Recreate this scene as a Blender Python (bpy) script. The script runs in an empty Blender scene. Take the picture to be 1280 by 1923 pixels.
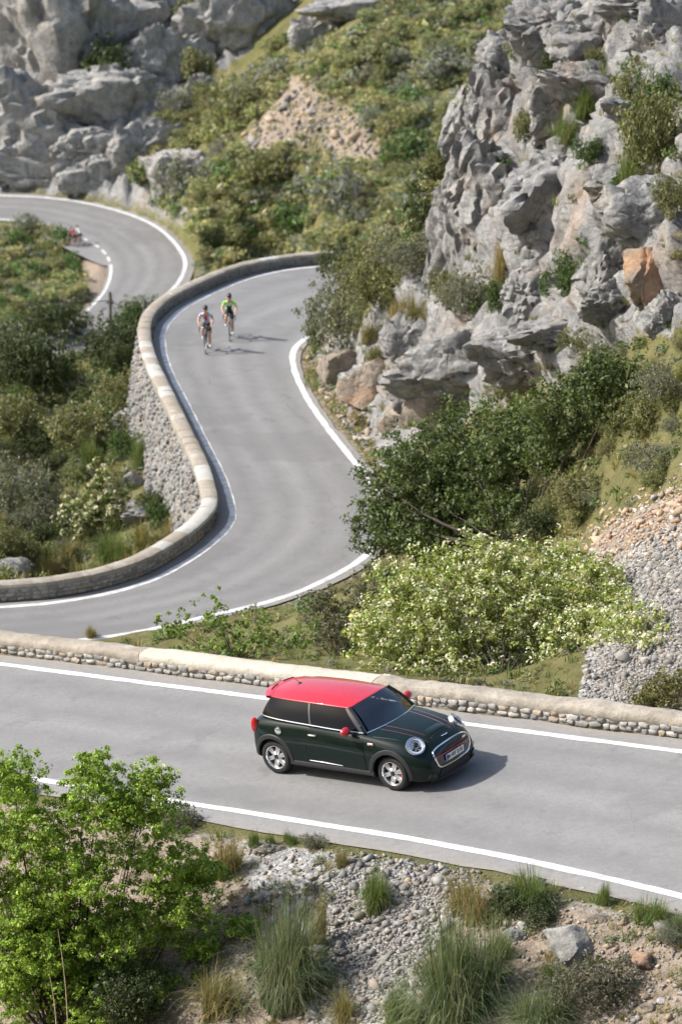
import bpy, bmesh, math, random
import numpy as np
from mathutils import Vector, Matrix
from mathutils.bvhtree import BVHTree

# ------------------------------------------------------------------ camera, world, sun, exposure
SC = bpy.context.scene
COL = SC.collection
F, PITCH, H = 5500.0, math.radians(15.6), 23.5            # focal length in photo pixels, tilt, eye height over the middle road
cam = bpy.data.cameras.new('camera'); cam_o = bpy.data.objects.new('camera', cam); COL.objects.link(cam_o)
cam.sensor_fit = 'HORIZONTAL'; cam.sensor_width = 36.0; cam.lens = 36.0*F/1280.0
cam.clip_start = 0.5; cam.clip_end = 3000
cam_o.location = (0, 0, H); cam_o.rotation_euler = (math.pi/2-PITCH, 0, 0)
cam.dof.use_dof = True; cam.dof.focus_distance = 50.0; cam.dof.aperture_fstop = 2.5
SC.camera = cam_o
SUN_AZ, SUN_EL = math.radians(-91.0), math.radians(40.0)   # azimuth measured from +Y towards +X
world = bpy.data.worlds.new('World'); SC.world = world; world.use_nodes = True
nt = world.node_tree; nt.nodes.clear()
sky = nt.nodes.new('ShaderNodeTexSky'); sky.sky_type = 'NISHITA'; sky.sun_disc = False
sky.sun_elevation = SUN_EL; sky.sun_rotation = SUN_AZ; sky.air_density = 1.0; sky.dust_density = 2.5; sky.ozone_density = 1.0
bg = nt.nodes.new('ShaderNodeBackground'); bg.inputs['Strength'].default_value = 0.115
wo = nt.nodes.new('ShaderNodeOutputWorld')
nt.links.new(sky.outputs[0], bg.inputs[0]); nt.links.new(bg.outputs[0], wo.inputs[0])
sun = bpy.data.lights.new('sun', 'SUN'); sun.energy = 3.5; sun.angle = math.radians(1.6); sun.color = (1.0, 0.97, 0.93)
sun_o = bpy.data.objects.new('sun', sun); COL.objects.link(sun_o)
TO_SUN = Vector((math.sin(SUN_AZ)*math.cos(SUN_EL), math.cos(SUN_AZ)*math.cos(SUN_EL), math.sin(SUN_EL)))
sun_o.rotation_euler = TO_SUN.to_track_quat('Z', 'Y').to_euler(); sun_o.location = TO_SUN*200
SC.view_settings.view_transform = 'Standard'; SC.view_settings.look = 'None'
SC.view_settings.gamma = 1.0; SC.view_settings.use_curve_mapping = False
SC.view_settings.exposure = 0.86
SC.render.engine = 'CYCLES'
SC.cycles.max_bounces = 6; SC.cycles.diffuse_bounces = 2; SC.cycles.transparent_max_bounces = 6
try:
    SC.cycles.use_denoising = True; SC.cycles.denoiser = 'OPENIMAGEDENOISE'
    SC.cycles.use_adaptive_sampling = True; SC.cycles.adaptive_threshold = 0.02
except Exception: pass
rng = np.random.default_rng(7); random.seed(7)

# ------------------------------------------------------------------ survey: photo pixel -> place
_cp, _sp = math.cos(PITCH), math.sin(PITCH)
CM = np.array([[1, 0, 0], [0, _sp, _cp], [0, _cp, -_sp]])
def ray(u, v): return CM @ np.array([(u-640)/F, (961.5-v)/F, 1.0])
def at_z(u, v, z): r = ray(u, v); return np.array([0, 0, H]) + r*((z-H)/r[2])
def at_y(u, v, y): r = ray(u, v); return np.array([0, 0, H]) + r*(y/r[1])
def pix(P):
    P = np.atleast_2d(P); Y = (P-[0, 0, H]) @ CM
    return 640+F*Y[:, 0]/Y[:, 2], 961.5-F*Y[:, 1]/Y[:, 2]
# upper road / car frame: origin under the rear axle, x forward, y left, z up
CO = np.array([-0.63380433, 48.61978859, 5.41683378])
EX = np.array([0.80178297, -0.58939958, 0.09875324]); EY = np.array([0.58467731, 0.80783922, 0.07448651]); EZ = np.array([-0.12367905, -0.00198323, 0.99232029])
CARM = Matrix(((EX[0], EY[0], EZ[0], CO[0]), (EX[1], EY[1], EZ[1], CO[1]), (EX[2], EY[2], EZ[2], CO[2]), (0, 0, 0, 1)))
def from_car(P): P = np.asarray(P, float); return CO + P[..., :1]*EX + P[..., 1:2]*EY + P[..., 2:3]*EZ

# ------------------------------------------------------------------ numpy noise
def _h(ix, iy, iz, seed):
    h = (ix*374761393 + iy*668265263 + iz*1440662683 + seed*974711) & 0xffffffff
    h = ((h ^ (h >> 13))*1274126177) & 0xffffffff
    return ((h ^ (h >> 16)) & 0xffffff)/float(0xffffff)
def vnoise(p, seed=0):
    i = np.floor(p).astype(np.int64); f = p-i; w = f*f*f*(f*(f*6-15)+10)
    ix, iy, iz = i[:, 0], i[:, 1], i[:, 2]; r = 0
    for dx in (0, 1):
        wx = w[:, 0] if dx else 1-w[:, 0]
        for dy in (0, 1):
            wy = w[:, 1] if dy else 1-w[:, 1]
            for dz in (0, 1):
                wz = w[:, 2] if dz else 1-w[:, 2]
                r = r + _h(ix+dx, iy+dy, iz+dz, seed)*wx*wy*wz
    return r*2-1
def fbm(p, o=4, seed=0, gain=.5, ridged=False):
    a, s, t = 1.0, 0, 0
    for k in range(o):
        n = vnoise(p*(2.03**k)+k*17.3, seed+k)
        if ridged: n = 1-2*np.abs(n)
        s = s+a*n; t += a; a *= gain
    return s/t
def worley(p, seed=0):
    i = np.floor(p).astype(np.int64); f1 = np.full(len(p), 9.0); f2 = f1.copy(); idc = np.zeros(len(p))
    for dx in (-1, 0, 1):
        for dy in (-1, 0, 1):
            for dz in (-1, 0, 1):
                c = i+[dx, dy, dz]
                q = np.stack([_h(c[:, 0], c[:, 1], c[:, 2], seed+m) for m in range(3)], 1)+c
                d = np.sqrt(((p-q)**2).sum(1)); near = d < f1
                idc = np.where(near, _h(c[:, 0], c[:, 1], c[:, 2], seed+9), idc)
                f2 = np.where(near, f1, np.minimum(f2, d)); f1 = np.where(near, d, f1)
    return f1, f2, idc
def sstep(a, b, x): t = np.clip((x-a)/(b-a), 0, 1); return t*t*(3-2*t)

# ------------------------------------------------------------------ mesh and object helpers
def mesh(name, V, Fc, mat=None, smooth=True, col=None):
    V = np.asarray(V, np.float32); me = bpy.data.meshes.new(name)
    if isinstance(Fc, np.ndarray):
        n, k = Fc.shape
        me.vertices.add(len(V)); me.vertices.foreach_set('co', V.ravel())
        me.loops.add(n*k); me.loops.foreach_set('vertex_index', Fc.astype(np.int32).ravel())
        me.polygons.add(n); me.polygons.foreach_set('loop_start', np.arange(0, n*k, k, dtype=np.int32))
        me.polygons.foreach_set('loop_total', np.full(n, k, np.int32))
        me.update(calc_edges=True)
    else:
        me.from_pydata([tuple(map(float, v)) for v in V], [], Fc); me.update()
    if smooth: me.polygons.foreach_set('use_smooth', np.ones(len(me.polygons), bool))
    if mat: me.materials.append(mat)
    if col is not None:
        a = me.color_attributes.new('lc', 'FLOAT_COLOR', 'POINT')
        c = np.ones((len(V), 4), np.float32); c[:, :3] = col; a.data.foreach_set('color', c.ravel())
    return me
def put(name, me, parent=None, loc=None, rot=None, scale=None):
    o = bpy.data.objects.new(name, me); COL.objects.link(o)
    if parent is not None: o.parent = parent
    if loc is not None: o.location = loc
    if rot is not None: o.rotation_euler = rot
    if scale is not None: o.scale = (scale,)*3 if np.isscalar(scale) else scale
    return o
def tag(o, label=None, cat=None, group=None, kind=None):
    if label: o['label'] = label
    if cat: o['category'] = cat
    if group: o['group'] = group
    if kind: o['kind'] = kind
    return o
def thing(name, label, cat, loc=(0, 0, 0), rotz=0, group=None):
    o = put(name, None, None, loc, (0, 0, rotz)); o.empty_display_size = .1
    return tag(o, label, cat, group)
def grid_faces(r, c, wrap=False):
    i = np.arange(r*c).reshape(r, c)
    if wrap: i = np.concatenate([i, i[:, :1]], 1)
    return np.stack([i[:-1, :-1], i[:-1, 1:], i[1:, 1:], i[1:, :-1]], -1).reshape(-1, 4)
class MB:                                               # collects shapes into one mesh
    def __init__(s): s.V = []; s.F = []; s.n = 0
    def add(s, V, Fs):
        V = np.asarray(V, float); s.V.append(V); s.F += [tuple(int(i)+s.n for i in f) for f in Fs]; s.n += len(V); return s
    def box(s, c, d, R=None):
        B = np.array([[x, y, z] for x in (-1, 1) for y in (-1, 1) for z in (-1, 1)], float)*np.array(d)/2
        if R is not None: B = B @ np.array(R).T
        return s.add(B+np.array(c), [(0, 1, 3, 2), (4, 6, 7, 5), (0, 4, 5, 1), (2, 3, 7, 6), (0, 2, 6, 4), (1, 5, 7, 3)])
    def tube(s, pts, rad, n=8, caps=True):
        pts = np.asarray(pts, float); m = len(pts); rad = np.broadcast_to(np.asarray(rad, float), (m,))
        T = np.gradient(pts, axis=0); T /= np.linalg.norm(T, axis=1)[:, None]+1e-9
        ref = np.array([0, 0, 1.]) if abs(T[:, 2]).mean() < .8 else np.array([1., 0, 0])
        A = np.cross(T, ref); A /= np.linalg.norm(A, axis=1)[:, None]+1e-9; B = np.cross(T, A)
        a = np.linspace(0, 2*np.pi, n, endpoint=False)
        V = (pts[:, None]+rad[:, None, None]*(np.cos(a)[None, :, None]*A[:, None]+np.sin(a)[None, :, None]*B[:, None])).reshape(-1, 3)
        Fs = [tuple(f) for f in grid_faces(m, n, True)]
        if caps: Fs += [tuple(range(n)), tuple(range((m-1)*n, m*n))[::-1]]
        return s.add(V, Fs)
    def grid(s, G, wrap=False):
        r, c = G.shape[:2]; return s.add(G.reshape(-1, 3), [tuple(f) for f in grid_faces(r, c, wrap)])
    def lathe(s, prof, n=32, axis=1, c=(0, 0, 0)):       # prof: (radius, along axis)
        a = np.linspace(0, 2*np.pi, n, endpoint=False); P = np.asarray(prof, float)
        X = P[:, 0, None]*np.cos(a); Z = P[:, 0, None]*np.sin(a); Y = np.repeat(P[:, 1, None], n, 1)
        G = np.stack([X, Y, Z], -1) if axis == 1 else np.stack([Y, X, Z], -1) if axis == 0 else np.stack([X, Z, Y], -1)
        return s.grid(G+np.array(c), True)
    def build(s, name, mat, parent=None, smooth=True, bevel=0, **k):
        me = mesh(name, np.concatenate(s.V), s.F, mat, smooth); bm = bmesh.new(); bm.from_mesh(me)
        bmesh.ops.recalc_face_normals(bm, faces=bm.faces); bm.to_mesh(me); bm.free()
        o = put(name, me, parent, **k)
        if bevel:
            m = o.modifiers.new('b', 'BEVEL'); m.width = bevel; m.segments = 2; m.limit_method = 'ANGLE'
        if smooth:
            try: me.set_sharp_from_angle(angle=math.radians(40))
            except Exception: pass
        return o
def crom(P, n):                                          # Catmull-Rom through P, n samples
    P = np.asarray(P, float); m = len(P); t = np.linspace(0, m-1, n); i = np.minimum(t.astype(int), m-2); f = (t-i)[:, None]
    Q = np.concatenate([[2*P[0]-P[1]], P, [2*P[-1]-P[-2]]]); a, b, c, d = Q[i], Q[i+1], Q[i+2], Q[i+3]
    return .5*(2*b+(c-a)*f+(2*a-5*b+4*c-d)*f**2+(3*b-a-3*c+d)*f**3)
def resample(P, n):
    P = np.asarray(P, float); s = np.r_[0, np.cumsum(np.linalg.norm(np.diff(P, axis=0), axis=1))]
    t = np.linspace(0, s[-1], n); return np.stack([np.interp(t, s, P[:, k]) for k in range(P.shape[1])], 1)
def in_poly(u, v, poly):
    c = np.zeros(len(u), bool); n = len(poly)
    for i in range(n):
        x0, y0 = poly[i]; x1, y1 = poly[(i+1) % n]
        m = (y0 > v) != (y1 > v)
        c ^= m & (u < (x1-x0)*(v-y0)/((y1-y0) if y1 != y0 else 1e-9)+x0)
    return c

# ------------------------------------------------------------------ materials
class N:                                                 # small node helper
    def __init__(s, name, rough=.8, spec=.3):
        s.m = bpy.data.materials.new(name); s.m.use_nodes = True; s.t = s.m.node_tree
        s.b = s.t.nodes['Principled BSDF']; s.b.inputs['Roughness'].default_value = rough; s.b.inputs['Specular IOR Level'].default_value = spec
        s.out = s.t.nodes['Material Output']
    def n(s, typ, **k):
        d = s.t.nodes.new(typ)
        for a, b in k.items():
            if a in d.inputs.keys() if hasattr(d.inputs, 'keys') else False: s.l(b, d.inputs[a])
            else: setattr(d, a, b)
        return d
    def l(s, a, b):
        if isinstance(a, bpy.types.NodeSocket): s.t.links.new(a, b)
        else: b.default_value = a
        return s
    def coord(s, which='Object', scale=None):
        o = s.t.nodes.new('ShaderNodeTexCoord').outputs[which]
        if scale is not None:
            m = s.t.nodes.new('ShaderNodeMapping'); s.l(o, m.inputs[0]); m.inputs['Scale'].default_value = scale; o = m.outputs[0]
        return o
    def pos(s, scale=None):
        o = s.t.nodes.new('ShaderNodeNewGeometry').outputs['Position']
        if scale is not None:
            m = s.t.nodes.new('ShaderNodeMapping'); s.l(o, m.inputs[0]); m.inputs['Scale'].default_value = scale; o = m.outputs[0]
        return o
    def noise(s, vec, scale, detail=5, rough=.55, out='Fac', dist=0):
        d = s.t.nodes.new('ShaderNodeTexNoise'); s.l(vec, d.inputs['Vector']); d.inputs['Scale'].default_value = scale
        d.inputs['Detail'].default_value = detail; d.inputs['Roughness'].default_value = rough; d.inputs['Distortion'].default_value = dist
        return d.outputs[out]
    def voro(s, vec, scale, feature='F1', out='Distance', rnd=1):
        d = s.t.nodes.new('ShaderNodeTexVoronoi'); d.feature = feature; s.l(vec, d.inputs['Vector']); d.inputs['Scale'].default_value = scale
        d.inputs['Randomness'].default_value = rnd
        return d.outputs[out]
    def ramp(s, fac, stops, interp='LINEAR'):
        d = s.t.nodes.new('ShaderNodeValToRGB'); s.l(fac, d.inputs[0]); e = d.color_ramp.elements; d.color_ramp.interpolation = interp
        while len(e) < len(stops): e.new(.5)
        for q, (p, c) in zip(e, stops):
            q.position = p; q.color = (c, c, c, 1) if np.isscalar(c) else (*c, 1)
        return d.outputs[0]
    def mix(s, fac, a, b, typ='MIX'):
        d = s.t.nodes.new('ShaderNodeMix'); d.data_type = 'RGBA'; d.blend_type = typ
        f = lambda c: c if isinstance(c, bpy.types.NodeSocket) else ((c, c, c, 1) if np.isscalar(c) else (*c, 1)[:4])
        s.l(fac, d.inputs[0]); s.l(f(a), d.inputs[6]); s.l(f(b), d.inputs[7]); return d.outputs[2]
    def math(s, op, a, b=0.0, clamp=False):
        d = s.t.nodes.new('ShaderNodeMath'); d.operation = op; d.use_clamp = clamp; s.l(a, d.inputs[0]); s.l(b, d.inputs[1]); return d.outputs[0]
    def bump(s, h, strength=.5, dist=.02, prev=None):
        d = s.t.nodes.new('ShaderNodeBump'); s.l(h, d.inputs['Height']); d.inputs['Strength'].default_value = strength; d.inputs['Distance'].default_value = dist
        if prev is not None: s.l(prev, d.inputs['Normal'])
        return d.outputs[0]
    def attr(s, name, out='Color'):
        d = s.t.nodes.new('ShaderNodeAttribute'); d.attribute_name = name; return d.outputs[out]
    def col(s, c): s.l(c if isinstance(c, bpy.types.NodeSocket) else (*c, 1), s.b.inputs['Base Color']); return s
    def nrm(s, b): s.l(b, s.b.inputs['Normal']); return s
def plain(name, c, rough=.5, metal=0, spec=.5, coat=0, emit=None):
    k = N(name, rough, spec); k.col(c); k.b.inputs['Metallic'].default_value = metal; k.b.inputs['Coat Weight'].default_value = coat
    k.b.inputs['Coat Roughness'].default_value = .03
    n_ = k.noise(k.coord('Object'), 40, 2); k.l(k.ramp(n_, [(.3, max(rough-.04, .02)), (.7, min(rough+.04, 1))]), k.b.inputs['Roughness'])
    return k.m
M = {}
def rock_color(k, p, warm=.35):
    big = k.noise(p, .28, 6, .6); mid = k.noise(p, 1.3, 6, .62); fine = k.noise(p, 7, 5, .65)
    c = k.ramp(mid, [(.25, (.155, .152, .146)), (.42, (.265, .26, .248)), (.58, (.35, .342, .324)), (.78, (.455, .445, .415))])
    c = k.mix(k.ramp(fine, [(.35, .6), (.58, 0.0)]), c, (.15, .147, .14))
    st = k.noise(k.pos((2.2, 2.2, .16)), 1.0, 4, .6)                               # rain streaks running down the limestone
    c = k.mix(k.ramp(st, [(.5, 0.0), (.70, .6)]), c, (.145, .143, .14))
    pw = k.mix(.8, k.pos((1, 1, .6)), k.noise(p, 1.1, 4, .6, 'Color'), 'ADD')
    cr = k.voro(pw, .9, 'DISTANCE_TO_EDGE'); c = k.mix(k.math('MULTIPLY', k.ramp(cr, [(0, .75), (.022, 0.0)]), k.ramp(k.noise(p, .6, 3, .6), [(.46, 0.0), (.58, 1.0)])), c, (.08, .078, .074))
    cr2 = k.voro(pw, 2.8, 'DISTANCE_TO_EDGE'); c = k.mix(k.math('MULTIPLY', k.ramp(cr2, [(0, .6), (.03, 0.0)]), k.ramp(k.noise(p, .8, 2), [(.45, 0.0), (.6, 1.0)])), c, (.09, .088, .084))
    bs = k.noise(k.pos((.9, .9, .09)), 1.6, 5, .65); c = k.mix(k.ramp(bs, [(.56, 0.0), (.70, .65)]), c, (.095, .095, .098))
    w = k.noise(p, .55, 4, .6)
    c = k.mix(k.ramp(w, [(.53, 0.0), (.70, min(1, warm*1.5))]), c, (.40, .275, .175))
    lich = k.noise(p, 3.1, 3, .7); c = k.mix(k.ramp(lich, [(.66, 0.0), (.78, .5)]), c, (.62, .61, .56))
    return c, mid, fine
def mk_rock(name, warm=.3, tint=None):
    k = N(name, .92, .15); p = k.pos(); c, mid, fine = rock_color(k, p, warm)
    if tint: c = k.mix(1.0, c, tint, 'MULTIPLY')
    k.col(c)
    cr = k.voro(k.pos((1, 1, .55)), 1.5, 'DISTANCE_TO_EDGE')
    b = k.bump(k.ramp(cr, [(0, 0.0), (.06, 1.0)]), .35, .06)
    b = k.bump(k.voro(k.mix(.3, p, k.noise(p, 2, 3, .6, 'Color'), 'ADD'), 2.4), .55, .12, b); b = k.bump(k.noise(k.pos((1, 1, 2.6)), 2.6, 8, .7), .8, .13, b); b = k.bump(k.noise(p, 9, 6, .75), .6, .04, b); k.nrm(b); return k.m
M['rock'] = mk_rock('limestone'); M['rock_warm'] = mk_rock('ochre_limestone', .75, (1.0, .86, .72)); M['rock_white'] = mk_rock('pale_limestone', .1, (1.25, 1.22, 1.15))
M['rock_pale'] = mk_rock('weathered_pale_limestone', .12, (1.25, 1.23, 1.2)); M['rock_orange'] = mk_rock('orange_rock', .35, (1.22, .88, .68))
def mk_ground():
    k = N('ground', .95, .1); p = k.pos(); rc, mid, fine = rock_color(k, p, .3)
    n1 = k.noise(p, .6, 6, .6); n2 = k.noise(p, 5, 5, .65); n3 = k.noise(p, 22, 4, .6)
    g = k.ramp(n1, [(.3, (.085, .09, .032)), (.5, (.14, .135, .05)), (.7, (.20, .175, .08))])
    g = k.mix(k.ramp(n2, [(.45, .0), (.75, .5)]), g, (.23, .19, .11)); g = k.mix(k.ramp(n3, [(.45, 0.0), (.75, .5)]), g, (.09, .085, .05))
    s = k.ramp(n2, [(.25, (.17, .13, .095)), (.5, (.27, .21, .155)), (.75, (.36, .30, .235))])
    s = k.mix(k.ramp(n3, [(.5, 0.0), (.7, .7)]), s, (.42, .39, .35))
    vc = k.voro(p, 9, 'F1', 'Color'); ve = k.voro(p, 9, 'DISTANCE_TO_EDGE')
    gr = k.ramp(vc, [(0, (.26, .25, .24)), (.5, (.40, .39, .37)), (1, (.55, .53, .49))])
    gr = k.mix(k.ramp(ve, [(0, .8), (.09, 0.0)]), gr, (.13, .12, .11))
    at = k.t.nodes.new('ShaderNodeSeparateColor'); k.l(k.attr('lc'), at.inputs[0])
    thr = lambda ch: k.ramp(k.math('ADD', at.outputs[ch], k.math('MULTIPLY', k.math('SUBTRACT', n2, .5), .7)), [(.42, 0.0), (.58, 1.0)])
    c = k.mix(thr(1), g, s); c = k.mix(thr(2), c, gr); c = k.mix(thr(0), c, rc); k.col(c)
    b = k.bump(n2, .6, .08); b = k.bump(n3, .6, .03, b); b = k.bump(k.noise(k.pos((1, 1, 2.6)), 2.6, 8, .7), .8, .14, b); b = k.bump(k.voro(k.mix(.3, p, k.noise(p, 2, 3, .6, 'Color'), 'ADD'), 2.4), .4, .10, b); k.nrm(b); return k.m
M['ground'] = mk_ground()
def mk_asphalt():
    k = N('asphalt', .82, .25); p = k.pos()
    big = k.noise(p, .35, 4, .6); c = k.ramp(big, [(.3, (.265, .258, .248)), (.7, (.325, .316, .302))])
    at = k.attr('lc')                                                              # across / along the lane
    se = k.t.nodes.new('ShaderNodeSeparateColor'); k.l(at, se.inputs[0])
    wob = k.math('ADD', se.outputs[0], k.math('MULTIPLY', k.math('SUBTRACT', k.noise(p, .5, 3), .5), .12))
    tr = k.ramp(wob, [(.10, 0.0), (.2, .8), (.3, .3), (.4, .75), (.5, .0), (.6, .75), (.7, .3), (.82, .8), (.92, 0.0)])
    st = k.noise(k.mix(1.0, k.pos(), (1, 1, 1), 'MULTIPLY'), 1.7, 6, .7)
    c = k.mix(k.math('MULTIPLY', tr, k.ramp(st, [(.3, .45), (.65, 1.0)])), c, (.175, .171, .166))
    ptc = k.noise(k.pos((1, 1, 1)), .17, 3, .7); c = k.mix(k.ramp(ptc, [(.55, 0.0), (.58, .45)]), c, (.18, .175, .168)); oil = k.noise(p, 1.1, 5, .75); c = k.mix(k.ramp(oil, [(.58, 0.0), (.72, .6)]), c, (.12, .118, .113))
    ed = k.ramp(wob, [(0, 1.0), (.05, .2), (.09, 0.0), (.91, 0.0), (.95, .2), (1, 1.0)])
    c = k.mix(k.math('MULTIPLY', ed, .7), c, (.36, .32, .265))
    ag = k.noise(p, 55, 3, .7); c = k.mix(k.ramp(ag, [(.3, .6), (.65, 0.0)]), c, (.13, .127, .122)); a2 = k.noise(p, 9, 5, .75); c = k.mix(k.ramp(a2, [(.35, .35), (.6, 0.0)]), c, (.15, .147, .14))
    sp = k.voro(p, 90); c = k.mix(k.ramp(sp, [(.05, .35), (.2, 0.0)]), c, (.42, .41, .39))
    pw = k.mix(.5, p, k.noise(p, .9, 4, .6, 'Color'), 'ADD'); cr = k.voro(pw, .33, 'DISTANCE_TO_EDGE')
    ck = k.math('MULTIPLY', k.ramp(cr, [(0, 1.0), (.006, 0.0)]), k.ramp(k.noise(p, .22, 2), [(.48, 0.0), (.60, .45)]))
    c = k.mix(ck, c, (.07, .07, .07))
    k.col(c); k.nrm(k.bump(ag, .25, .008)); return k.m
M['asphalt'] = mk_asphalt()
def mk_paint():
    k = N('road_paint', .7, .3); p = k.pos(); n1 = k.noise(p, 3, 5, .7); n2 = k.noise(p, 30, 4, .7)
    c = k.ramp(n1, [(.32, (.40, .39, .37)), (.58, (.72, .715, .70))]); c = k.mix(k.ramp(n2, [(.56, 0.0), (.70, .75)]), c, (.33, .32, .31)); n4 = k.noise(p, 8, 5, .75); c = k.mix(k.ramp(n4, [(.60, 0.0), (.70, .8)]), c, (.32, .31, .295)); k.col(c); return k.m
M['paint'] = mk_paint()
def mk_mortar(name, a, b, patch=.4):
    k = N(name, .92, .1); p = k.pos(); n1 = k.noise(p, 1.6, 6, .65); n2 = k.noise(p, 9, 6, .7); n3 = k.noise(p, 45, 4, .6)
    c = k.ramp(n1, [(.3, a), (.7, b)]); n0 = k.noise(p, .9, 5, .7); c = k.mix(k.ramp(n0, [(.60, 0.0), (.66, min(1.0, patch*1.2))]), c, (.62, .59, .53)); c = k.mix(k.ramp(n2, [(.5, 0.0), (.72, patch)]), c, tuple(x*.62 for x in a))
    c = k.mix(k.ramp(n3, [(.55, 0.0), (.75, .4)]), c, tuple(min(x*1.2, .8) for x in b)); k.col(c)
    k.nrm(k.bump(n2, .9, .04, k.bump(n3, .6, .012))); return k.m
M['cap_tan'] = mk_mortar('tan_render', (.29, .25, .20), (.40, .355, .29)); M['cap_cream'] = mk_mortar('cream_render', (.45, .41, .335), (.56, .52, .435), .2)
M['cap_mottle'] = mk_mortar('mottled_render', (.26, .225, .18), (.46, .415, .345), .6); M['cap_white'] = mk_mortar('whitewash', (.41, .39, .35), (.55, .53, .485), .4)
M['mortar'] = mk_mortar('dark_mortar', (.20, .18, .15), (.31, .28, .235))
def mk_stone(name, stops):
    k = N(name, .93, .12); p = k.pos(); oi = k.t.nodes.new('ShaderNodeObjectInfo')
    c = k.ramp(oi.outputs['Random'], stops); n = k.noise(p, 11, 6, .7); n2 = k.noise(p, 3, 4, .6)
    c = k.mix(k.ramp(n, [(.35, .6), (.6, 0.0)]), c, (.14, .135, .125)); c = k.mix(k.ramp(n2, [(.55, 0.0), (.75, .4)]), c, (.50, .47, .42)); k.col(c)
    k.nrm(k.bump(n, .8, .03)); return k.m
M['stone'] = mk_stone('wall_stone', [(0, (.24, .235, .225)), (.35, (.36, .345, .32)), (.7, (.44, .42, .38)), (.85, (.43, .33, .23)), (1, (.50, .47, .42))])
def mk_gravel():
    k = N('gravel', .93, .12); p = k.pos(); a = k.attr('lc'); n = k.noise(p, 25, 4, .7)
    k.col(k.mix(k.ramp(n, [(.35, .45), (.6, 0.0)]), a, (.2, .19, .17))); k.nrm(k.bump(n, .6, .01)); return k.m
M['gravel'] = mk_gravel()
def mk_leaf(name, trans=.35, rough=.55, spec=.35):
    k = N(name, rough, spec); oi = k.t.nodes.new('ShaderNodeObjectInfo'); c = k.mix(1.0, k.attr('lc'), oi.outputs['Color'], 'MULTIPLY')
    k.col(c); tr = k.t.nodes.new('ShaderNodeBsdfTranslucent'); k.l(k.mix(1.0, c, (1.1, 1.15, .55), 'MULTIPLY'), tr.inputs[0])
    ms = k.t.nodes.new('ShaderNodeMixShader'); ms.inputs[0].default_value = trans
    k.l(k.b.outputs[0], ms.inputs[1]); k.l(tr.outputs[0], ms.inputs[2]); k.l(ms.outputs[0], k.out.inputs[0]); return k.m
M['leaf'] = mk_leaf('foliage'); M['grass'] = mk_leaf('grass', .3, .6, .3)
def mk_bark(name, a, b):
    k = N(name, .9, .15); p = k.coord('Object', (1, 1, .3)); n = k.noise(p, 14, 5, .7); k.col(k.ramp(n, [(.3, a), (.7, b)])); k.nrm(k.bump(n, .7, .02)); return k.m
M['bark'] = mk_bark('bark', (.035, .028, .022), (.10, .085, .07)); M['pole'] = mk_bark('weathered_pole', (.10, .09, .08), (.22, .20, .18)); M['dry'] = mk_bark('dry_stalk', (.32, .25, .14), (.5, .41, .26))
# ------------------------------------------------------------------ the three pieces of road, surveyed along their white lines
RB = [((-900, 1175), (-800, 1285)), ((-600, 1160), (-480, 1265)), ((-300, 1152), (-150, 1235)), ((0, 1140), (210, 1195)), ((150, 1125), (380, 1160)), ((270, 1095), (520, 1126)), ((350, 1055), (620, 1085)),
      ((410, 1010), (690, 1040)), ((435, 975), (722, 985)), ((432, 940), (712, 935)), ((415, 890), (690, 898)), ((385, 830), (650, 848)), ((350, 760), (605, 790)),
      ((320, 700), (570, 735)), ((307, 660), (552, 690)), ((306, 625), (551, 660)), ((320, 600), (572, 637)), ((350, 575), (610, 618)), ((400, 550), (660, 602)),
      ((460, 525), (720, 585)), ((520, 510), (790, 570)), ((590, 501), (870, 560)), ((700, 495), (1000, 555)), ((850, 492), (1150, 552))]
RC = [((-900, 372), (-900, 416)), ((-600, 367), (-600, 411)), ((-300, 366), (-300, 409)), ((-150, 366), (-120, 409)), ((0, 367), (0, 412)), ((100, 372), (50, 416)), ((180, 385), (100, 428)), ((250, 405), (150, 445)), ((300, 430), (190, 468)),
      ((335, 465), (207, 495)), ((348, 495), (206, 522)), ((335, 530), (195, 548)), ((300, 565), (172, 575)), ((250, 610), (140, 602)), ((180, 665), (60, 650)), ((60, 720), (-100, 705))]
zc = lambda v: -24-5*(v-365)/235
BL = resample(crom([at_z(*a, 0) for a, b in RB], 600), 260); 
def pair(Lp, Rp, n):                                     # keep the pairing of the two edges, even spacing along the left one
    L = crom(Lp, 900); R = crom(Rp, 900); C_ = (L+R)/2
    s = np.r_[0, np.cumsum(np.linalg.norm(np.diff(C_, axis=0), axis=1))]; t = np.linspace(0, s[-1], n); k = np.interp(t, s, np.arange(900))
    g = lambda A: np.stack([np.interp(k, np.arange(900), A[:, j]) for j in range(3)], 1)
    return g(L), g(R), s[-1]
BL, BR, BLEN = pair([at_z(*a, 0) for a, b in RB], [at_z(*b, 0) for a, b in RB], 260)
CR, CL, CLEN = pair([at_z(*a, zc(a[1])) for a, b in RC], [at_z(*b, zc(b[1])) for a, b in RC], 200)
sA = np.linspace(-34, 34, 120); AL = from_car(np.stack([sA, np.full(120, 2.32), 0*sA], 1))
curv = np.where(sA > 3, -.012*(sA-3)**2, 0); AR = from_car(np.stack([sA, -2.45+curv, 0*sA], 1))
def ribbon_frame(L, R):
    W = R-L; w = np.linalg.norm(W, axis=1)[:, None]; return W/w, w[:, 0]
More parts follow.
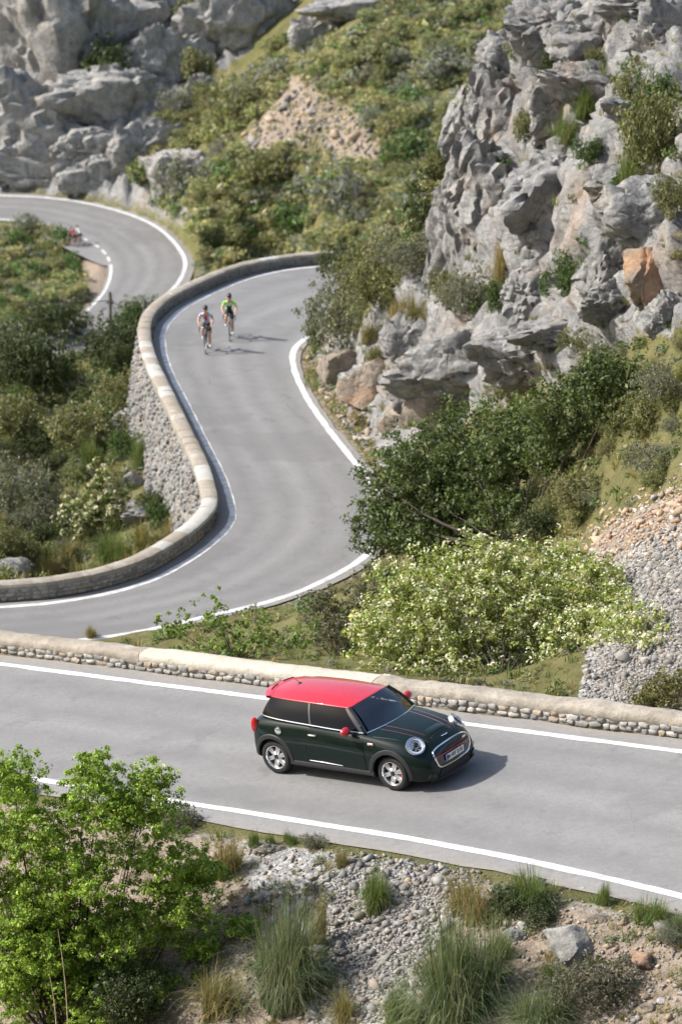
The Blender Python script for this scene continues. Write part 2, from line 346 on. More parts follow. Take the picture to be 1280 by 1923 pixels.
def road(name, L, R, over_l, over_r, mat, cols=14, lift=0.0):
    D, w = ribbon_frame(L, R); A = L-D*over_l; B = R+D*over_r; t = np.linspace(0, 1, cols)
    G = A[:, None]+(B-A)[:, None]*t[None, :, None]; G[..., 2] += lift
    wob = fbm(G[:, 0]*.9, 3, 3)*.10; wob2 = fbm(G[:, -1]*.9, 3, 5)*.10
    G[:, 0] -= D*wob[:, None]; G[:, -1] += D*wob2[:, None]
    col = np.zeros((len(L), cols, 3)); col[..., 0] = t; col[..., 1] = np.linspace(0, 1, len(L))[:, None]
    o = put(name, mesh(name, G.reshape(-1, 3), grid_faces(len(L), cols), mat, True, col.reshape(-1, 3))); o['kind'] = 'structure'; return o
def stripe(name, L, D, off, width, i0=0, i1=None, lift=.006, jit=.03, parent=None):
    P = L[i0:i1]; d = D[i0:i1]; j = fbm(P*1.7, 3, 11)[:, None]*jit; j2 = fbm(P*1.7, 3, 12)[:, None]*jit
    t = np.linspace(0, 1, 3)[None, :, None]; A = P+d*(off+j); B = P+d*(off+width+j2); G = A[:, None]+(B-A)[:, None]*t; G[..., 2] += lift
    o = put(name, mesh(name, G.reshape(-1, 3), grid_faces(len(P), 3), M['paint']), parent)
    if parent is None: o['kind'] = 'structure'
    return o
def level_normal(E, D):
    T = np.gradient(E, axis=0); Nn = np.stack([-T[:, 1], T[:, 0], 0*T[:, 0]], 1); Nn /= np.linalg.norm(Nn, axis=1)[:, None]+1e-9; return Nn*np.sign((Nn*D).sum(1))[:, None]
DB, WB = ribbon_frame(BL, BR); DC, WC = ribbon_frame(CL, CR); DA, WA = ribbon_frame(AL, AR)
road_a = road('upper_road', AL, AR, .52, .55, M['asphalt']); road_b = road('middle_road', BL, BR, .45, .35, M['asphalt']); road_c = road('lower_road', CL, CR, .4, 1.0, M['asphalt'])
stripe('edge_line', AL, DA, -.08, .17, parent=road_a); stripe('edge_line', AR, -DA, -.08, .17, parent=road_a)
stripe('edge_line', BL, level_normal(BL, DB), -.1, .22, parent=road_b); stripe('edge_line', BR, level_normal(BR, -DB), -.1, .22, parent=road_b)
stripe('edge_line', CR, -DC, -.2, .42, lift=.02, parent=road_c)
# inner line of the far bend: solid, then dashes along the lay-by, then solid again
ucl, vcl = pix(CL); i_d0 = int(np.argmin(abs(ucl-60)+2*abs(vcl-418))); i_d1 = int(np.argmin(abs(ucl-207)+2*abs(vcl-497)))
stripe('edge_line', CL, DC, -.15, .32, 0, i_d0, .02, parent=road_c); stripe('edge_line', CL, DC, -.15, .32, i_d1, None, .02, parent=road_c)
q = i_d0
while q < i_d1-1:
    stripe('dash_line', CL, DC, -.15, .32, q, min(q+4, i_d1), .02, parent=road_c); q += 4 if q == i_d0 else 4
    q += 1
# lay-by inside the far bend
lay = []
for k_, (a, b) in enumerate(zip(resample(CL[i_d0-4:i_d1+2], 24), np.linspace(0, 1, 24))):
    wd = 3.0*math.sin(math.pi*min(1, max(0, b)))**.7
    i = i_d0-4+int(b*(i_d1+5-i_d0)); d = DC[min(i, len(DC)-1)]; lay.append([a+d*.1, a-d*wd*.5, a-d*(wd+.02)])
lay = np.array(lay); lay[..., 2] -= .012
lb = put('lay_by', mesh('lay_by', lay.reshape(-1, 3), grid_faces(24, 3), M['asphalt'], True, np.full((72, 3), .5))); lb['kind'] = 'structure'

# ------------------------------------------------------------------ terrain: thin-plate surface through surveyed points, roads cut in
ctl = []
def cz(u, v, z): ctl.append(at_z(u, v, z))
def cy(u, v, y): ctl.append(at_y(u, v, y))
# between the upper and the middle road
for s_ in (-22, -14, -8, -3, 2, 7, 12, 18): p_ = from_car(np.array([s_, 4.2, -.5])); ctl.append(p_)
for a in [(-150, 1250, 66), (100, 1250, 66), (330, 1225, 66), (560, 1172, 67), (640, 1125, 71), (700, 1100, 67), (700, 1230, 58.5), (860, 1220, 57), (820, 1080, 69), (900, 1010, 77), (1000, 1000, 73), (1080, 1025, 67),
          (1000, 1240, 56), (1130, 1290, 51.5), (1280, 1300, 50), (1150, 1120, 57.5), (1280, 1100, 54), (1450, 1050, 53), (1180, 985, 62), (1280, 920, 58), (1450, 850, 57),
          (1280, 780, 62), (1150, 850, 67), (1280, 640, 66), (1450, 560, 66), (1100, 720, 75),
# cliff over the middle road
          (720, 860, 90.5), (700, 780, 95.5), (640, 720, 101.5), (610, 690, 104.5), (800, 740, 91.5), (900, 740, 86), (1000, 700, 82), (850, 620, 92.5), (760, 520, 100), (700, 510, 103.5), (640, 525, 106.8), (605, 600, 107.5), (780, 440, 102), (1000, 560, 84.5), (1130, 600, 76), (920, 500, 91), (830, 440, 98),
          (1050, 420, 85), (1180, 450, 76), (1280, 450, 71), (1450, 400, 70), (880, 330, 96), (1000, 300, 90), (1130, 300, 82), (1280, 280, 77), (870, 230, 98.5), (960, 130, 96), (1080, 130, 89), (1200, 130, 84), (1280, 100, 82), (1450, 60, 79), (1020, 30, 95), (1150, -20, 91), (1300, -40, 87), (1500, -120, 86)]: cy(*a)
# behind the cliff
for p_ in [(12, 104, 8), (20, 104, 11), (6, 112, .5), (14, 112, 1), (25, 118, 2), (2, 132, -8), (12, 132, -6), (28, 140, -4), (0, 160, -12), (18, 170, -12), (38, 180, -10), (5, 205, -20), (25, 210, -19), (-8, 200, -21)]: ctl.append(np.array(p_, float))
# middle road and the slope below its wall
for i in range(0, 260, 16): ctl.append((BL[i]+BR[i])/2-[0, 0, .1])
for a in [(-150, 1075, 80), (50, 1050, 82), (180, 1020, 86), (290, 985, 89.5), (100, 930, 93), (-150, 900, 94), (325, 900, 97.5), (230, 810, 106), (60, 800, 105), (262, 720, 114), (100, 700, 118), (-150, 700, 116), (225, 645, 121), (0, 640, 124), (-200, 620, 124), (235, 640, 122)]: cy(*a)
for p_ in [(-22, 150, -13), (-14, 150, -12), (-6, 148, -13), (-8.5, 117, -4.0), (-9.5, 122, -6), (-5, 124.5, -6.5), (-1, 128, -7), (4, 130, -7), (-32, 190, -22), (-18, 190, -21), (-35, 220, -27), (-20, 225, -28)]: ctl.append(np.array(p_, float))
# far bend and the hillside behind it
for i in range(0, 200, 14): ctl.append((CL[i]+CR[i])/2-[0, 0, .1])
nCR = level_normal(CR, DC); vv_ = pix(CR)[1]
for i in range(0, 200, 5):
    if vv_[i] > 500: ctl.append(CR[i]+nCR[i]*3-[0, 0, 1.0]); ctl.append(CR[i]+nCR[i]*9-[0, 0, 4.0])
for a in [(40, 470, 272), (60, 540, 258), (-150, 500, 268), (-150, 600, 246), (100, 585, 250),
          (0, 345, 290), (0, 200, 297), (0, 0, 309), (-250, 300, 292), (-250, 50, 308), (150, 345, 286), (150, 200, 293), (150, 0, 308), (260, 370, 282), (300, 250, 288), (350, 100, 300), (350, -60, 312), (380, 440, 266), (430, 300, 276), (470, 120, 292), (520, 0, 302),
          (450, 470, 252), (560, 440, 247), (600, 300, 258), (620, 150, 271), (700, 0, 285), (700, 350, 246), (760, 200, 260), (800, 400, 236), (900, 60, 272), (900, 300, 244), (1050, 100, 262), (1050, 400, 228), (1300, 0, 262), (1300, 300, 235), (1000, -150, 290), (640, -150, 305), (200, -200, 325), (-300, -200, 325), (1500, -150, 280)]: cy(*a)
for p_ in [(-60, 420, 40), (0, 420, 42), (60, 420, 44), (90, 300, 5), (-80, 330, -8)]: ctl.append(np.array(p_, float))
ctl = np.array(ctl)
def tps_fit(P, lam=.4):
    n = len(P); d = np.linalg.norm(P[:, None, :2]-P[None, :, :2], axis=2); K = np.where(d > 0, d*d*np.log(d+1e-9), 0)+lam*np.eye(n)
    Q = np.c_[np.ones(n), P[:, :2]]; A = np.block([[K, Q], [Q.T, np.zeros((3, 3))]])
    return np.linalg.solve(A, np.r_[P[:, 2], 0, 0, 0])
TW = tps_fit(ctl)
def tps(XY):
    out = np.zeros(len(XY))
    for i in range(0, len(XY), 20000):
        X = XY[i:i+20000]; d = np.linalg.norm(X[:, None]-ctl[None, :, :2], axis=2); K = np.where(d > 0, d*d*np.log(d+1e-9), 0)
        out[i:i+20000] = K @ TW[:-3]+TW[-3]+X @ TW[-2:]
    return out
def edge_normal(E, D):                                   # level, square to the edge, pointing away from the road (D points away too)
    T = np.gradient(E, axis=0); Nn = np.stack([-T[:, 1], T[:, 0], 0*T[:, 0]], 1); Nn /= np.linalg.norm(Nn, axis=1)[:, None]+1e-9; return Nn*np.sign((Nn*D).sum(1))[:, None]
def near_road(XY, L, R):
    D, w = ribbon_frame(L, R); out = []
    for E, Nn in ((L, edge_normal(L, -D)), (R, edge_normal(R, D))):
        d = np.zeros(len(XY)); idx = np.zeros(len(XY), int)
        for i in range(0, len(XY), 20000):
            q = ((XY[i:i+20000, None]-E[None, :, :2])**2).sum(2); k = q.argmin(1); idx[i:i+20000] = k; d[i:i+20000] = np.sqrt(q[np.arange(len(k)), k])
        dot = ((XY-E[idx, :2])*Nn[idx, :2]).sum(1); out.append((np.where(d < 2.5, dot, np.where(dot >= 0, d, -d)), d, E[idx, 2]))
    (a, da, za), (b, db, zb) = out; left = da < db
    return np.where(left, a, b), np.where(left, -1.0, 1.0), (za*db+zb*da)/(da+db+1e-9)
def height(XY, want=False):
    z = tps(XY)
    e, s, rz = near_road(XY, BL, BR); eB = e
    stp = sstep(78, 88, XY[:, 1])*(1-sstep(120, 130, XY[:, 1])); low = rz-(1.0+1.6*stp)-(.25+.2*stp)*np.clip(e-1.7, 0, 20)+np.clip(e-5, 0, 30)*1.0; z = np.where((s < 0) & (e < 9) & (stp > 0), np.minimum(z, low), z)
    wv = np.where(s > 0, sstep(.5, 1.5, e), sstep(.52, .72, e)); z = np.where(s < 0, np.minimum(z, 30), np.maximum(z, np.where(e < 6, -.3, -99)))
    z = rz*(1-wv)-.04*(1-wv)+z*wv
    e, s, rz = near_road(XY, CL, CR); eC = e; wv = sstep(np.where(s > 0, .5, .9), np.where(s > 0, 2.0, 2.5), e); z = (rz-.20)*(1-wv)+z*wv
    rel = XY-CO[:2]; e2 = EX[:2]/np.linalg.norm(EX[:2]); f2 = np.array([-e2[1], e2[0]]); sa = rel @ e2; qa = rel @ f2
    pl = CO[2]-(rel[:, 0]*EZ[0]+rel[:, 1]*EZ[1])/EZ[2]
    edge = -2.45-np.where(sa > 3, .012*(sa-3)**2, 0); dn = edge-.72-qa                # distance in front of the near kerb
    plk = pl+0*dn; emb = plk-.46*np.clip(dn-.5, 0, 9)-.06*np.clip(dn, 0, .5)
    wf = sstep(3.25, 4.6, qa); zz = np.where(dn > 0, emb, pl)-.022
    z = np.where(qa < 4.6, zz*(1-wf)+z*wf, z)
    if want: return z, eB, eC, dn, qa
    return z
nr1, nr2 = 400, 210
ang = np.r_[np.linspace(-2100, -770, 40)[:-1], np.linspace(-770, 770, 300), np.linspace(770, 2100, 40)[1:]]/F; ncol = len(ang)
ys = np.r_[33*np.exp(np.linspace(0, math.log(132/33), nr1)), 132*np.exp(np.linspace(0, math.log(430/132), nr2+1))[1:]]
nrow = len(ys); XY = np.stack([(ang[None]*ys[:, None]*1.035), np.repeat(ys[:, None], ncol, 1)], -1).reshape(-1, 2)
Z, eB, eC, dnA, qA = height(XY, True)
TV = np.c_[XY, Z]; TU, TVV = pix(TV)
jit = fbm(np.c_[XY*.25, np.zeros(len(XY))], 3, 40); ju, jv = TU+jit*30, TVV+fbm(np.c_[XY*.25, np.ones(len(XY))], 3, 41)*30
far = XY[:, 1] > 170; mid_ = (XY[:, 1] <= 170) & (qA > 4)
P_ROCK_FAR = [[(-500, -300), (335, -300), (350, 90), (345, 200), (260, 235), (180, 290), (160, 372), (-500, 372)], [(390, 50), (440, -150), (560, -150), (500, 80), (400, 140)], [(150, 280), (240, 250), (320, 300), (360, 400), (330, 440), (160, 372)]]
P_CLIFF = [(560, 690), (570, 630), (700, 590), (800, 520), (830, 420), (840, 250), (900, 170), (1000, 60), (1010, -200), (1700, -200), (1700, 600), (1230, 640), (1080, 720), (900, 770), (720, 880), (690, 880)]
P_TRACK = [(430, 290), (560, 130), (640, 180), (740, 280), (720, 340), (560, 280), (440, 300)]
P_GRAVEL = [[(1080, 1340), (1110, 1240), (1170, 1130), (1150, 1060), (1280, 985), (1700, 860), (1700, 1500)]]
P_SOIL = [[(1085, 1020), (1180, 955), (1280, 915), (1700, 760), (1700, 870), (1280, 990), (1150, 1060)], [(170, 430), (215, 490), (195, 540), (160, 560), (130, 500), (95, 450), (70, 425)]]
rockm = np.zeros(len(XY)); soil = rockm.copy(); grav = rockm.copy()
for p_ in P_ROCK_FAR: rockm[in_poly(ju, jv, p_) & far & (eC > .6)] = 1
rockm[in_poly(ju, jv, P_CLIFF) & mid_ & (eB > .5) & (XY[:, 1] < 112)] = 1
soil[in_poly(ju, jv, P_TRACK) & far] = .9
for p_ in P_GRAVEL: grav[in_poly(ju, jv, p_) & mid_ & (XY[:, 1] < 75)] = 1
for p_ in P_SOIL: soil[in_poly(ju, jv, p_) & (far | ((XY[:, 1] < 75) & mid_))] = 1
fg = dnA > 0
soil[fg] = .62; grav[fg & in_poly(ju, jv, [(450, 1560), (930, 1590), (820, 1800), (760, 1990), (560, 1990), (560, 1750), (440, 1650)])] = .9
grav[fg & (dnA < .5)] = .6
sB = near_road(XY, BL, BR)[1]; sh = ((eB > -.5) & (eB < .7) & (sB > 0)) | ((eB > -.5) & (eB < .3)) | ((eC > -.5) & (eC < 1.2)) | ((qA > 2) & (qA < 3.4)); soil[sh] = .55; grav[sh] = .25; rockm[sh] = 0
def soften(a, n=3):
    a = a.reshape(nrow, ncol)
    for _ in range(n):
        p = np.pad(a, 1, mode='edge'); a = (p[:-2, 1:-1]+p[2:, 1:-1]+p[1:-1, :-2]+p[1:-1, 2:]+2*p[1:-1, 1:-1])/6
    return a.ravel()
rockm, soil, grav = soften(rockm, 4), soften(soil, 7), soften(grav, 8)
drop = (XY[:, 1] > 75) & (XY[:, 1] < 125) & (XY[:, 0] < -3.5) & (eB > .9)
# relief along the surface normal
G3 = TV.reshape(nrow, ncol, 3); du = np.gradient(G3, axis=1); dv = np.gradient(G3, axis=0); NN = np.cross(du, dv); NN /= np.linalg.norm(NN, axis=2)[..., None]; NN = NN.reshape(-1, 3)
calm = np.minimum(np.minimum(np.where(sB < 0, sstep(1.6, 3.0, eB), sstep(.5, 2.0, eB)), sstep(.5, 2.5, eC)), np.where(dnA > 0, sstep(.1, 1.2, dnA), sstep(3.8, 5, qA)))
sc_ = np.where(far, .45, 1.0)[:, None]
p_ = TV*sc_
rr = .75*fbm(p_*.35, 3, 50, .5, True)+.4*fbm(p_*np.array([1.1, 1.1, .6]), 5, 53, .6, True)
w1, w2, wi = worley(p_*np.array([.55, .55, .4])+fbm(p_, 2, 60)[:, None]*.3, 61)
rr = rr+.95*(wi-.5)-.6*np.exp(-((w2-w1)/.07)**2)
w1, w2, wi = worley(p_*np.array([1.7, 1.7, 1.1])+fbm(p_*2, 2, 62)[:, None]*.25, 63); rr = rr+.35*(wi-.5)-.25*np.exp(-((w2-w1)/.08)**2)
soft = .10*fbm(TV*.8, 4, 70)+.25*fbm(TV*.2, 3, 74)*np.where(far, 2.5, 1)
TV = TV+NN*(calm*(rockm*rr*np.where(far, 1.3, .8)+(1-rockm)*soft*np.where(dnA > 0, .6, 1)))[:, None]
terrain = put('terrain', mesh('terrain', TV, grid_faces(nrow, ncol), M['ground'], True, np.stack([rockm, soil, grav], 1))); terrain['kind'] = 'structure'
TZ = TV.reshape(nrow, ncol, 3)
TBVH = BVHTree.FromPolygons([tuple(v) for v in TV.tolist()], grid_faces(nrow, ncol).tolist())
EYE = Vector((0, 0, H))
def hit(u, v):                                           # where the line of sight meets the land
    r = Vector(ray(u, v)).normalized(); h = TBVH.ray_cast(EYE, r)
    return (np.array(h[0]), np.array(h[1]), h[3]) if h[0] is not None else None
def drop_to(x, y):
    h = TBVH.ray_cast(Vector((x, y, 200)), Vector((0, 0, -1))); return h[0].z if h[0] is not None else 0.0
def road_clear(x, y):
    e = near_road(np.array([[x, y]]), BL, BR)[0][0]; e2 = near_road(np.array([[x, y]]), CL, CR)[0][0]; return min(e, e2)
# the slope the photographer stands on (behind and below the picture)
gx, gy = np.linspace(-70, 70, 90), np.r_[np.linspace(-70, 24, 40), np.linspace(25, 44, 26)]; HX = np.stack(np.meshgrid(gx, gy), -1).reshape(-1, 2)
hz = height(HX)-.35; hill_z = np.interp(HX[:, 1], [-70, -20, 0, 6, 14, 24, 30], [62, 34, 21.6, 17.5, 8, 1.5, 0])+fbm(np.c_[HX*.12, HX[:, :1]*0], 4, 88)*.9*sstep(30, 22, HX[:, 1])-.25*abs(HX[:, 0])*0
wv = sstep(24, 32, HX[:, 1]); hv = np.c_[HX, hill_z*(1-wv)+np.minimum(hz, hz)*wv]
near_hill = put('hillside', mesh('hillside', hv, grid_faces(len(gy), len(gx)), M['ground'], True, np.tile([[0, .2, .1]], (len(hv), 1)))); near_hill['kind'] = 'structure'
# ------------------------------------------------------------------ dry stone walls
def lump(seed, n=2, sq=.75, amp=.16):                    # a rounded, uneven stone in a unit box
    bm = bmesh.new(); bmesh.ops.create_icosphere(bm, subdivisions=n, radius=1); V = np.array([v.co[:] for v in bm.verts]); Fs = np.array([[v.index for v in f.verts] for f in bm.faces]); bm.free()
    V = V/np.linalg.norm(V, axis=1)[:, None]; m = np.abs(V).max(1)[:, None]; V = V*(1-sq)+sq*V/m*.86
    V = V*(1+amp*fbm(V*1.6+seed*7.1, 3, seed)[:, None]); return V*.5, Fs
STONES = [mesh('stone', *lump(s_, 2, .9, .20), M['stone'], True) for s_ in range(9)]
for me in STONES:
    try: me.set_sharp_from_angle(angle=math.radians(50))
    except Exception: pass
def basis(x, y, z): return Matrix(((x[0], y[0], z[0]), (x[1], y[1], z[1]), (x[2], y[2], z[2])))
def place_stone(parent, P, ax, ay, az, dims, r):
    dims = (dims[0], dims[1], dims[2]*1.08)
    o = put('stone', STONES[r.integers(9)], parent); R = basis(ax, ay, az).to_4x4(); R.translation = Vector(P)
    j = Matrix.Rotation(r.normal()*.10, 4, 'Y') @ Matrix.Rotation(r.normal()*.08, 4, 'Z')
    flip = Matrix.Rotation(math.pi*r.integers(2), 4, 'Y') @ Matrix.Rotation(math.pi*r.integers(2), 4, 'X')
    o.matrix_local = R @ j @ Matrix.Diagonal((*dims, 1)) @ flip; return o
wa = thing('stone_wall', 'long low stone wall with rendered cap beside the car, on the far side of its road', 'wall')
ss = np.linspace(-22, 18, 161)
def wall_a_piece(name, s0, s1, prof, mat, seed, parent, nz=.02):
    st = np.linspace(s0, s1, max(3, int((s1-s0)/.07))); G = []
    for s_ in st:
        ring = np.array([[s_, q_, z_] for q_, z_ in prof]); G.append(from_car(ring))
    G = np.array(G); sh_ = G.shape; n_ = np.stack([fbm(G.reshape(-1, 3)*2.2, 5, seed+k, .6) for k in range(3)], 1).reshape(sh_); hgt = fbm(np.c_[st*.35, st*0, st*0+seed], 3, 90)
    G = G+n_*nz; G[..., 2] += (hgt*.05)[:, None]*np.array([max(z_, 0)/.4 for q_, z_ in prof])[None]
    mb = MB().grid(G); k = len(prof); mb.add(G[0], [tuple(range(k))]); mb.add(G[-1], [tuple(range(k))[::-1]]); return mb.build(name, mat, parent)
wall_a_piece('core', -22, 18, [(2.872, -.3), (2.872, .2), (3.24, .28), (3.27, -1.0)], M['mortar'], 3, wa, .01)
capp = [(2.875, .16), (2.85, .20), (2.845, .25), (2.85, .305), (2.872, .345), (2.92, .365), (2.98, .372), (3.05, .377), (3.12, .378), (3.19, .372), (3.25, .36), (3.29, .325), (3.31, .25), (3.32, -.6)]
def s_of(u):                                             # where along the wall a photo column falls
    b = np.array([pix(from_car(np.array([[s_, 2.9, .3]])))[0][0] for s_ in ss]); return float(np.interp(u, b, ss))
cuts = [-22, s_of(262), s_of(700), 18]
for (a, b), m_, l_ in zip(zip(cuts[:-1], cuts[1:]), ('cap_tan', 'cap_cream', 'cap_mottle'), ('greyish tan rendered cap at the left end', 'clean cream rendered cap behind the car roof', 'weathered mottled tan cap at the right end')):
    o = wall_a_piece('cap', a+.01, b-.01, capp, M[m_], 5, wa, .05 if m_ != 'cap_cream' else .026); o['label'] = l_
r_ = np.random.default_rng(21); sA0, sA1 = s_of(-70), s_of(1350)
for row in range(2):
    s_ = sA0+r_.random()*.1
    while s_ < sA1:
        L_ = r_.uniform(.13, .30); hh = r_.uniform(.10, .145); zz = (.05 if row == 0 else .155)+r_.normal()*.012
        place_stone(wa, from_car(np.array([s_+L_/2, 2.915+r_.normal()*.012, zz])), EX, EY, EZ, (L_*1.04, .17, hh), r_); s_ += L_
wb = thing('parapet_wall', 'curving stone parapet with white and tan capstones along the outside of the middle road', 'wall')
LB_, OB = BL, edge_normal(BL, -DB)                                        # inner line and outward direction
bs = np.r_[0, np.cumsum(np.linalg.norm(np.diff(LB_, axis=0), axis=1))]
def wb_at(s_, o_, z_):
    P = np.array([np.interp(s_, bs, LB_[:, k]) for k in range(3)]); D = np.array([np.interp(s_, bs, OB[:, k]) for k in range(3)]); D /= np.linalg.norm(D); return P+D*o_+np.array([0, 0, z_])
def wb_piece(name, s0, s1, prof, mat, seed, parent, nz, step=.3):
    st = np.linspace(s0, s1, max(2, int((s1-s0)/step)+1)); G = np.array([[wb_at(s_, *p) for p in prof] for s_ in st]); sh_ = G.shape
    G = G+np.stack([fbm(G.reshape(-1, 3)*1.9, 3, seed+k) for k in range(3)], 1).reshape(sh_)*nz; k = len(prof)
    mb = MB().grid(G); mb.add(G[0], [tuple(range(k))]); mb.add(G[-1], [tuple(range(k))[::-1]]); return mb.build(name, mat, parent)
wb_piece('core', 0, bs[-1], [(.445, -.25), (.445, .36), (.84, .36), (.90, .0), (1.75, -4.6)], M['mortar'], 7, wb, .02)
s_ = 0; r_ = np.random.default_rng(5); capb = [(.44, .34), (.42, .40), (.445, .46), (.52, .495), (.66, .51), (.82, .50), (.90, .47), (.925, .40), (.91, .34)]
while s_ < bs[-1]-.3:
    L_ = r_.uniform(.6, 1.15); u_, v_ = pix(wb_at(s_+L_/2, .65, .45)); u_, v_ = u_[0], v_[0]
    wh = (640 < v_ < 745 and r_.random() < .55) or (860 < v_ < 1030 and u_ > 300 and r_.random() < .4) or (480 < v_ < 530 and r_.random() < .3)
    wb_piece('capstone', s_+.006, min(s_+L_-.006, bs[-1]), capb, M['cap_white' if wh else 'cap_mottle' if r_.random() < .4 else 'cap_tan'], int(s_*7), wb, .018, .25); s_ += L_
# the stones that face the camera on the near stretch are single pieces; the rest of the masonry is one mass
cnt = 0; mb = MB(); base = [lump(s_, 1, .8, .22) for s_ in range(6)]; r_ = np.random.default_rng(9)
def stone_rows(rows, s0, s1, Lr, hr, face, single, jitn=.015):
    global cnt
    for z0 in rows:
        s_ = s0+r_.random()*.1
        while s_ < s1:
            L_ = r_.uniform(*Lr); hh = r_.uniform(*hr); P0 = wb_at(s_, *face(z0)); P1 = wb_at(s_+L_, *face(z0)); ax = (P1-P0)/np.linalg.norm(P1-P0); az = np.array([0, 0, 1.]); ay = np.cross(az, ax); ay /= np.linalg.norm(ay)
            if single and cnt < 290: place_stone(wb, (P0+P1)/2, ax, ay, az, (L_*1.03, .16, hh), r_); cnt += 1
            else:
                V, Fs = base[r_.integers(6)]; V = V*[L_*1.03, .2, hh]; mb.add(V @ np.array([ax, ay, az])+(P0+P1)/2+r_.normal(size=3)*jitn, Fs)
            s_ += L_
vv = pix(np.array([wb_at(x, .45, .2) for x in bs]))[1]; s_turn = float(bs[int(np.argmax(vv < 1000))])
stone_rows((.06, .19, .30), bs[2], s_turn, (.17, .36), (.10, .15), lambda z: (.485, z), True)
stone_rows((.06, .19, .30), s_turn, bs[-1], (.2, .4), (.11, .15), lambda z: (.485, z), False)
stone_rows(np.arange(-3.6, .3, .26), s_turn-6, s_turn+34, (.28, .6), (.22, .30), lambda z: (.90+max(0, -z)*.185, z), False, .03)
o = mb.build('masonry', M['rock'], wb); o['kind'] = 'stuff'

# ------------------------------------------------------------------ limestone crags
def crag_mesh(seed, sub=5, planes=14, flute=.05, strata=.05, crack=.10, rough=.10, block=1.0):
    r = np.random.default_rng(seed); bm = bmesh.new(); bmesh.ops.create_icosphere(bm, subdivisions=sub, radius=1)
    V = np.array([v.co[:] for v in bm.verts]); Fs = np.array([[v.index for v in f.verts] for f in bm.faces]); bm.free(); V /= np.linalg.norm(V, axis=1)[:, None]
    nn = r.normal(size=(planes, 3)); nn /= np.linalg.norm(nn, axis=1)[:, None]; hh = r.uniform(.62, 1.0, planes)
    D = np.clip(V @ nn.T, .02, None); rr = hh[None]/D; rad = (rr**-30).sum(1)**(-1/30); rad = np.minimum(rad, 1.35)
    P = V*rad[:, None]
    d = rough*fbm(P*1.5+seed*3.7, 5, seed, .55)+rough*.6*fbm(P*3.3+seed, 4, seed+3, .55, True)
    d += flute*fbm(P*np.array([7, 7, .9])+seed, 3, seed+5, .5, True)
    tl = P[:, 2]+.25*P[:, 0]*r.uniform(-1, 1)+.12*fbm(P*1.2, 2, seed+6); d += strata*(np.abs(((tl*3.2+seed) % 1)-.5)*2)**.4-strata
    w1, w2, wi = worley(P*1.35+.25*fbm(P*2, 3, seed+7)[:, None]+seed, seed+8); d += .24*block*(wi-.5)-crack*np.exp(-((w2-w1)/.05)**2)
    w1, w2, wi = worley(P*np.array([3.4, 3.4, 2.6])+.2*fbm(P*4, 2, seed+9)[:, None], seed+11); d += .09*block*(wi-.5)-crack*.35*np.exp(-((w2-w1)/.07)**2)
    w1, w2, wi = worley(P*np.array([7.5, 7.5, 6])+seed, seed+13); d += .03*block*(wi-.5)
    return P*(1+d[:, None]), Fs
CR_V = [crag_mesh(s_, 5, **kw) for s_, kw in ((1, dict(flute=.13, strata=.02, planes=9)), (2, dict(flute=.08, planes=10)), (3, dict(flute=.10, planes=9)), (4, dict(strata=.09, crack=.14)), (5, dict(rough=.14)), (6, dict(planes=18, strata=.08)), (7, dict(flute=.02, planes=9)), (8, dict(rough=.12, flute=.07)))]
CR_S = [crag_mesh(s_, 4, 11, .02, .03, .03, .10, .35) for s_ in range(11, 19)]; CRM = {}
def crag_data(i, mat):
    if (i, mat) not in CRM:
        me = mesh('crag', *(CR_V if mat in ('rock', 'rock_pale') else CR_S)[i], M[mat], True); CRM[(i, mat)] = me
        try: me.set_sharp_from_angle(angle=math.radians(48))
        except Exception: pass
    return CRM[(i, mat)]
def crag(u, v, w, h, label, var=0, rz=0, tilt=(0, 0), deep=.9, push=.25, mat='rock', name='limestone_crag', group=None, ymax=None, cat='rock'):
    g = hit(u, v)
    if g is None: return
    P, n, d = g; k = d/F; ww, hh = w*k/2, h*k/2; dd = (ww+hh)/2*deep
    P = P+np.array(ray(u, v))/np.linalg.norm(ray(u, v))*dd*push
    o = put(name, crag_data(var % 8, mat), None, P, (tilt[0], tilt[1], rz), (ww*1.02, dd, hh*1.02) if abs(math.sin(rz)) < .7 else (dd, ww*1.02, hh*1.02)); return tag(o, label, cat, group)
GC = 'crags of the cliff over the middle road'
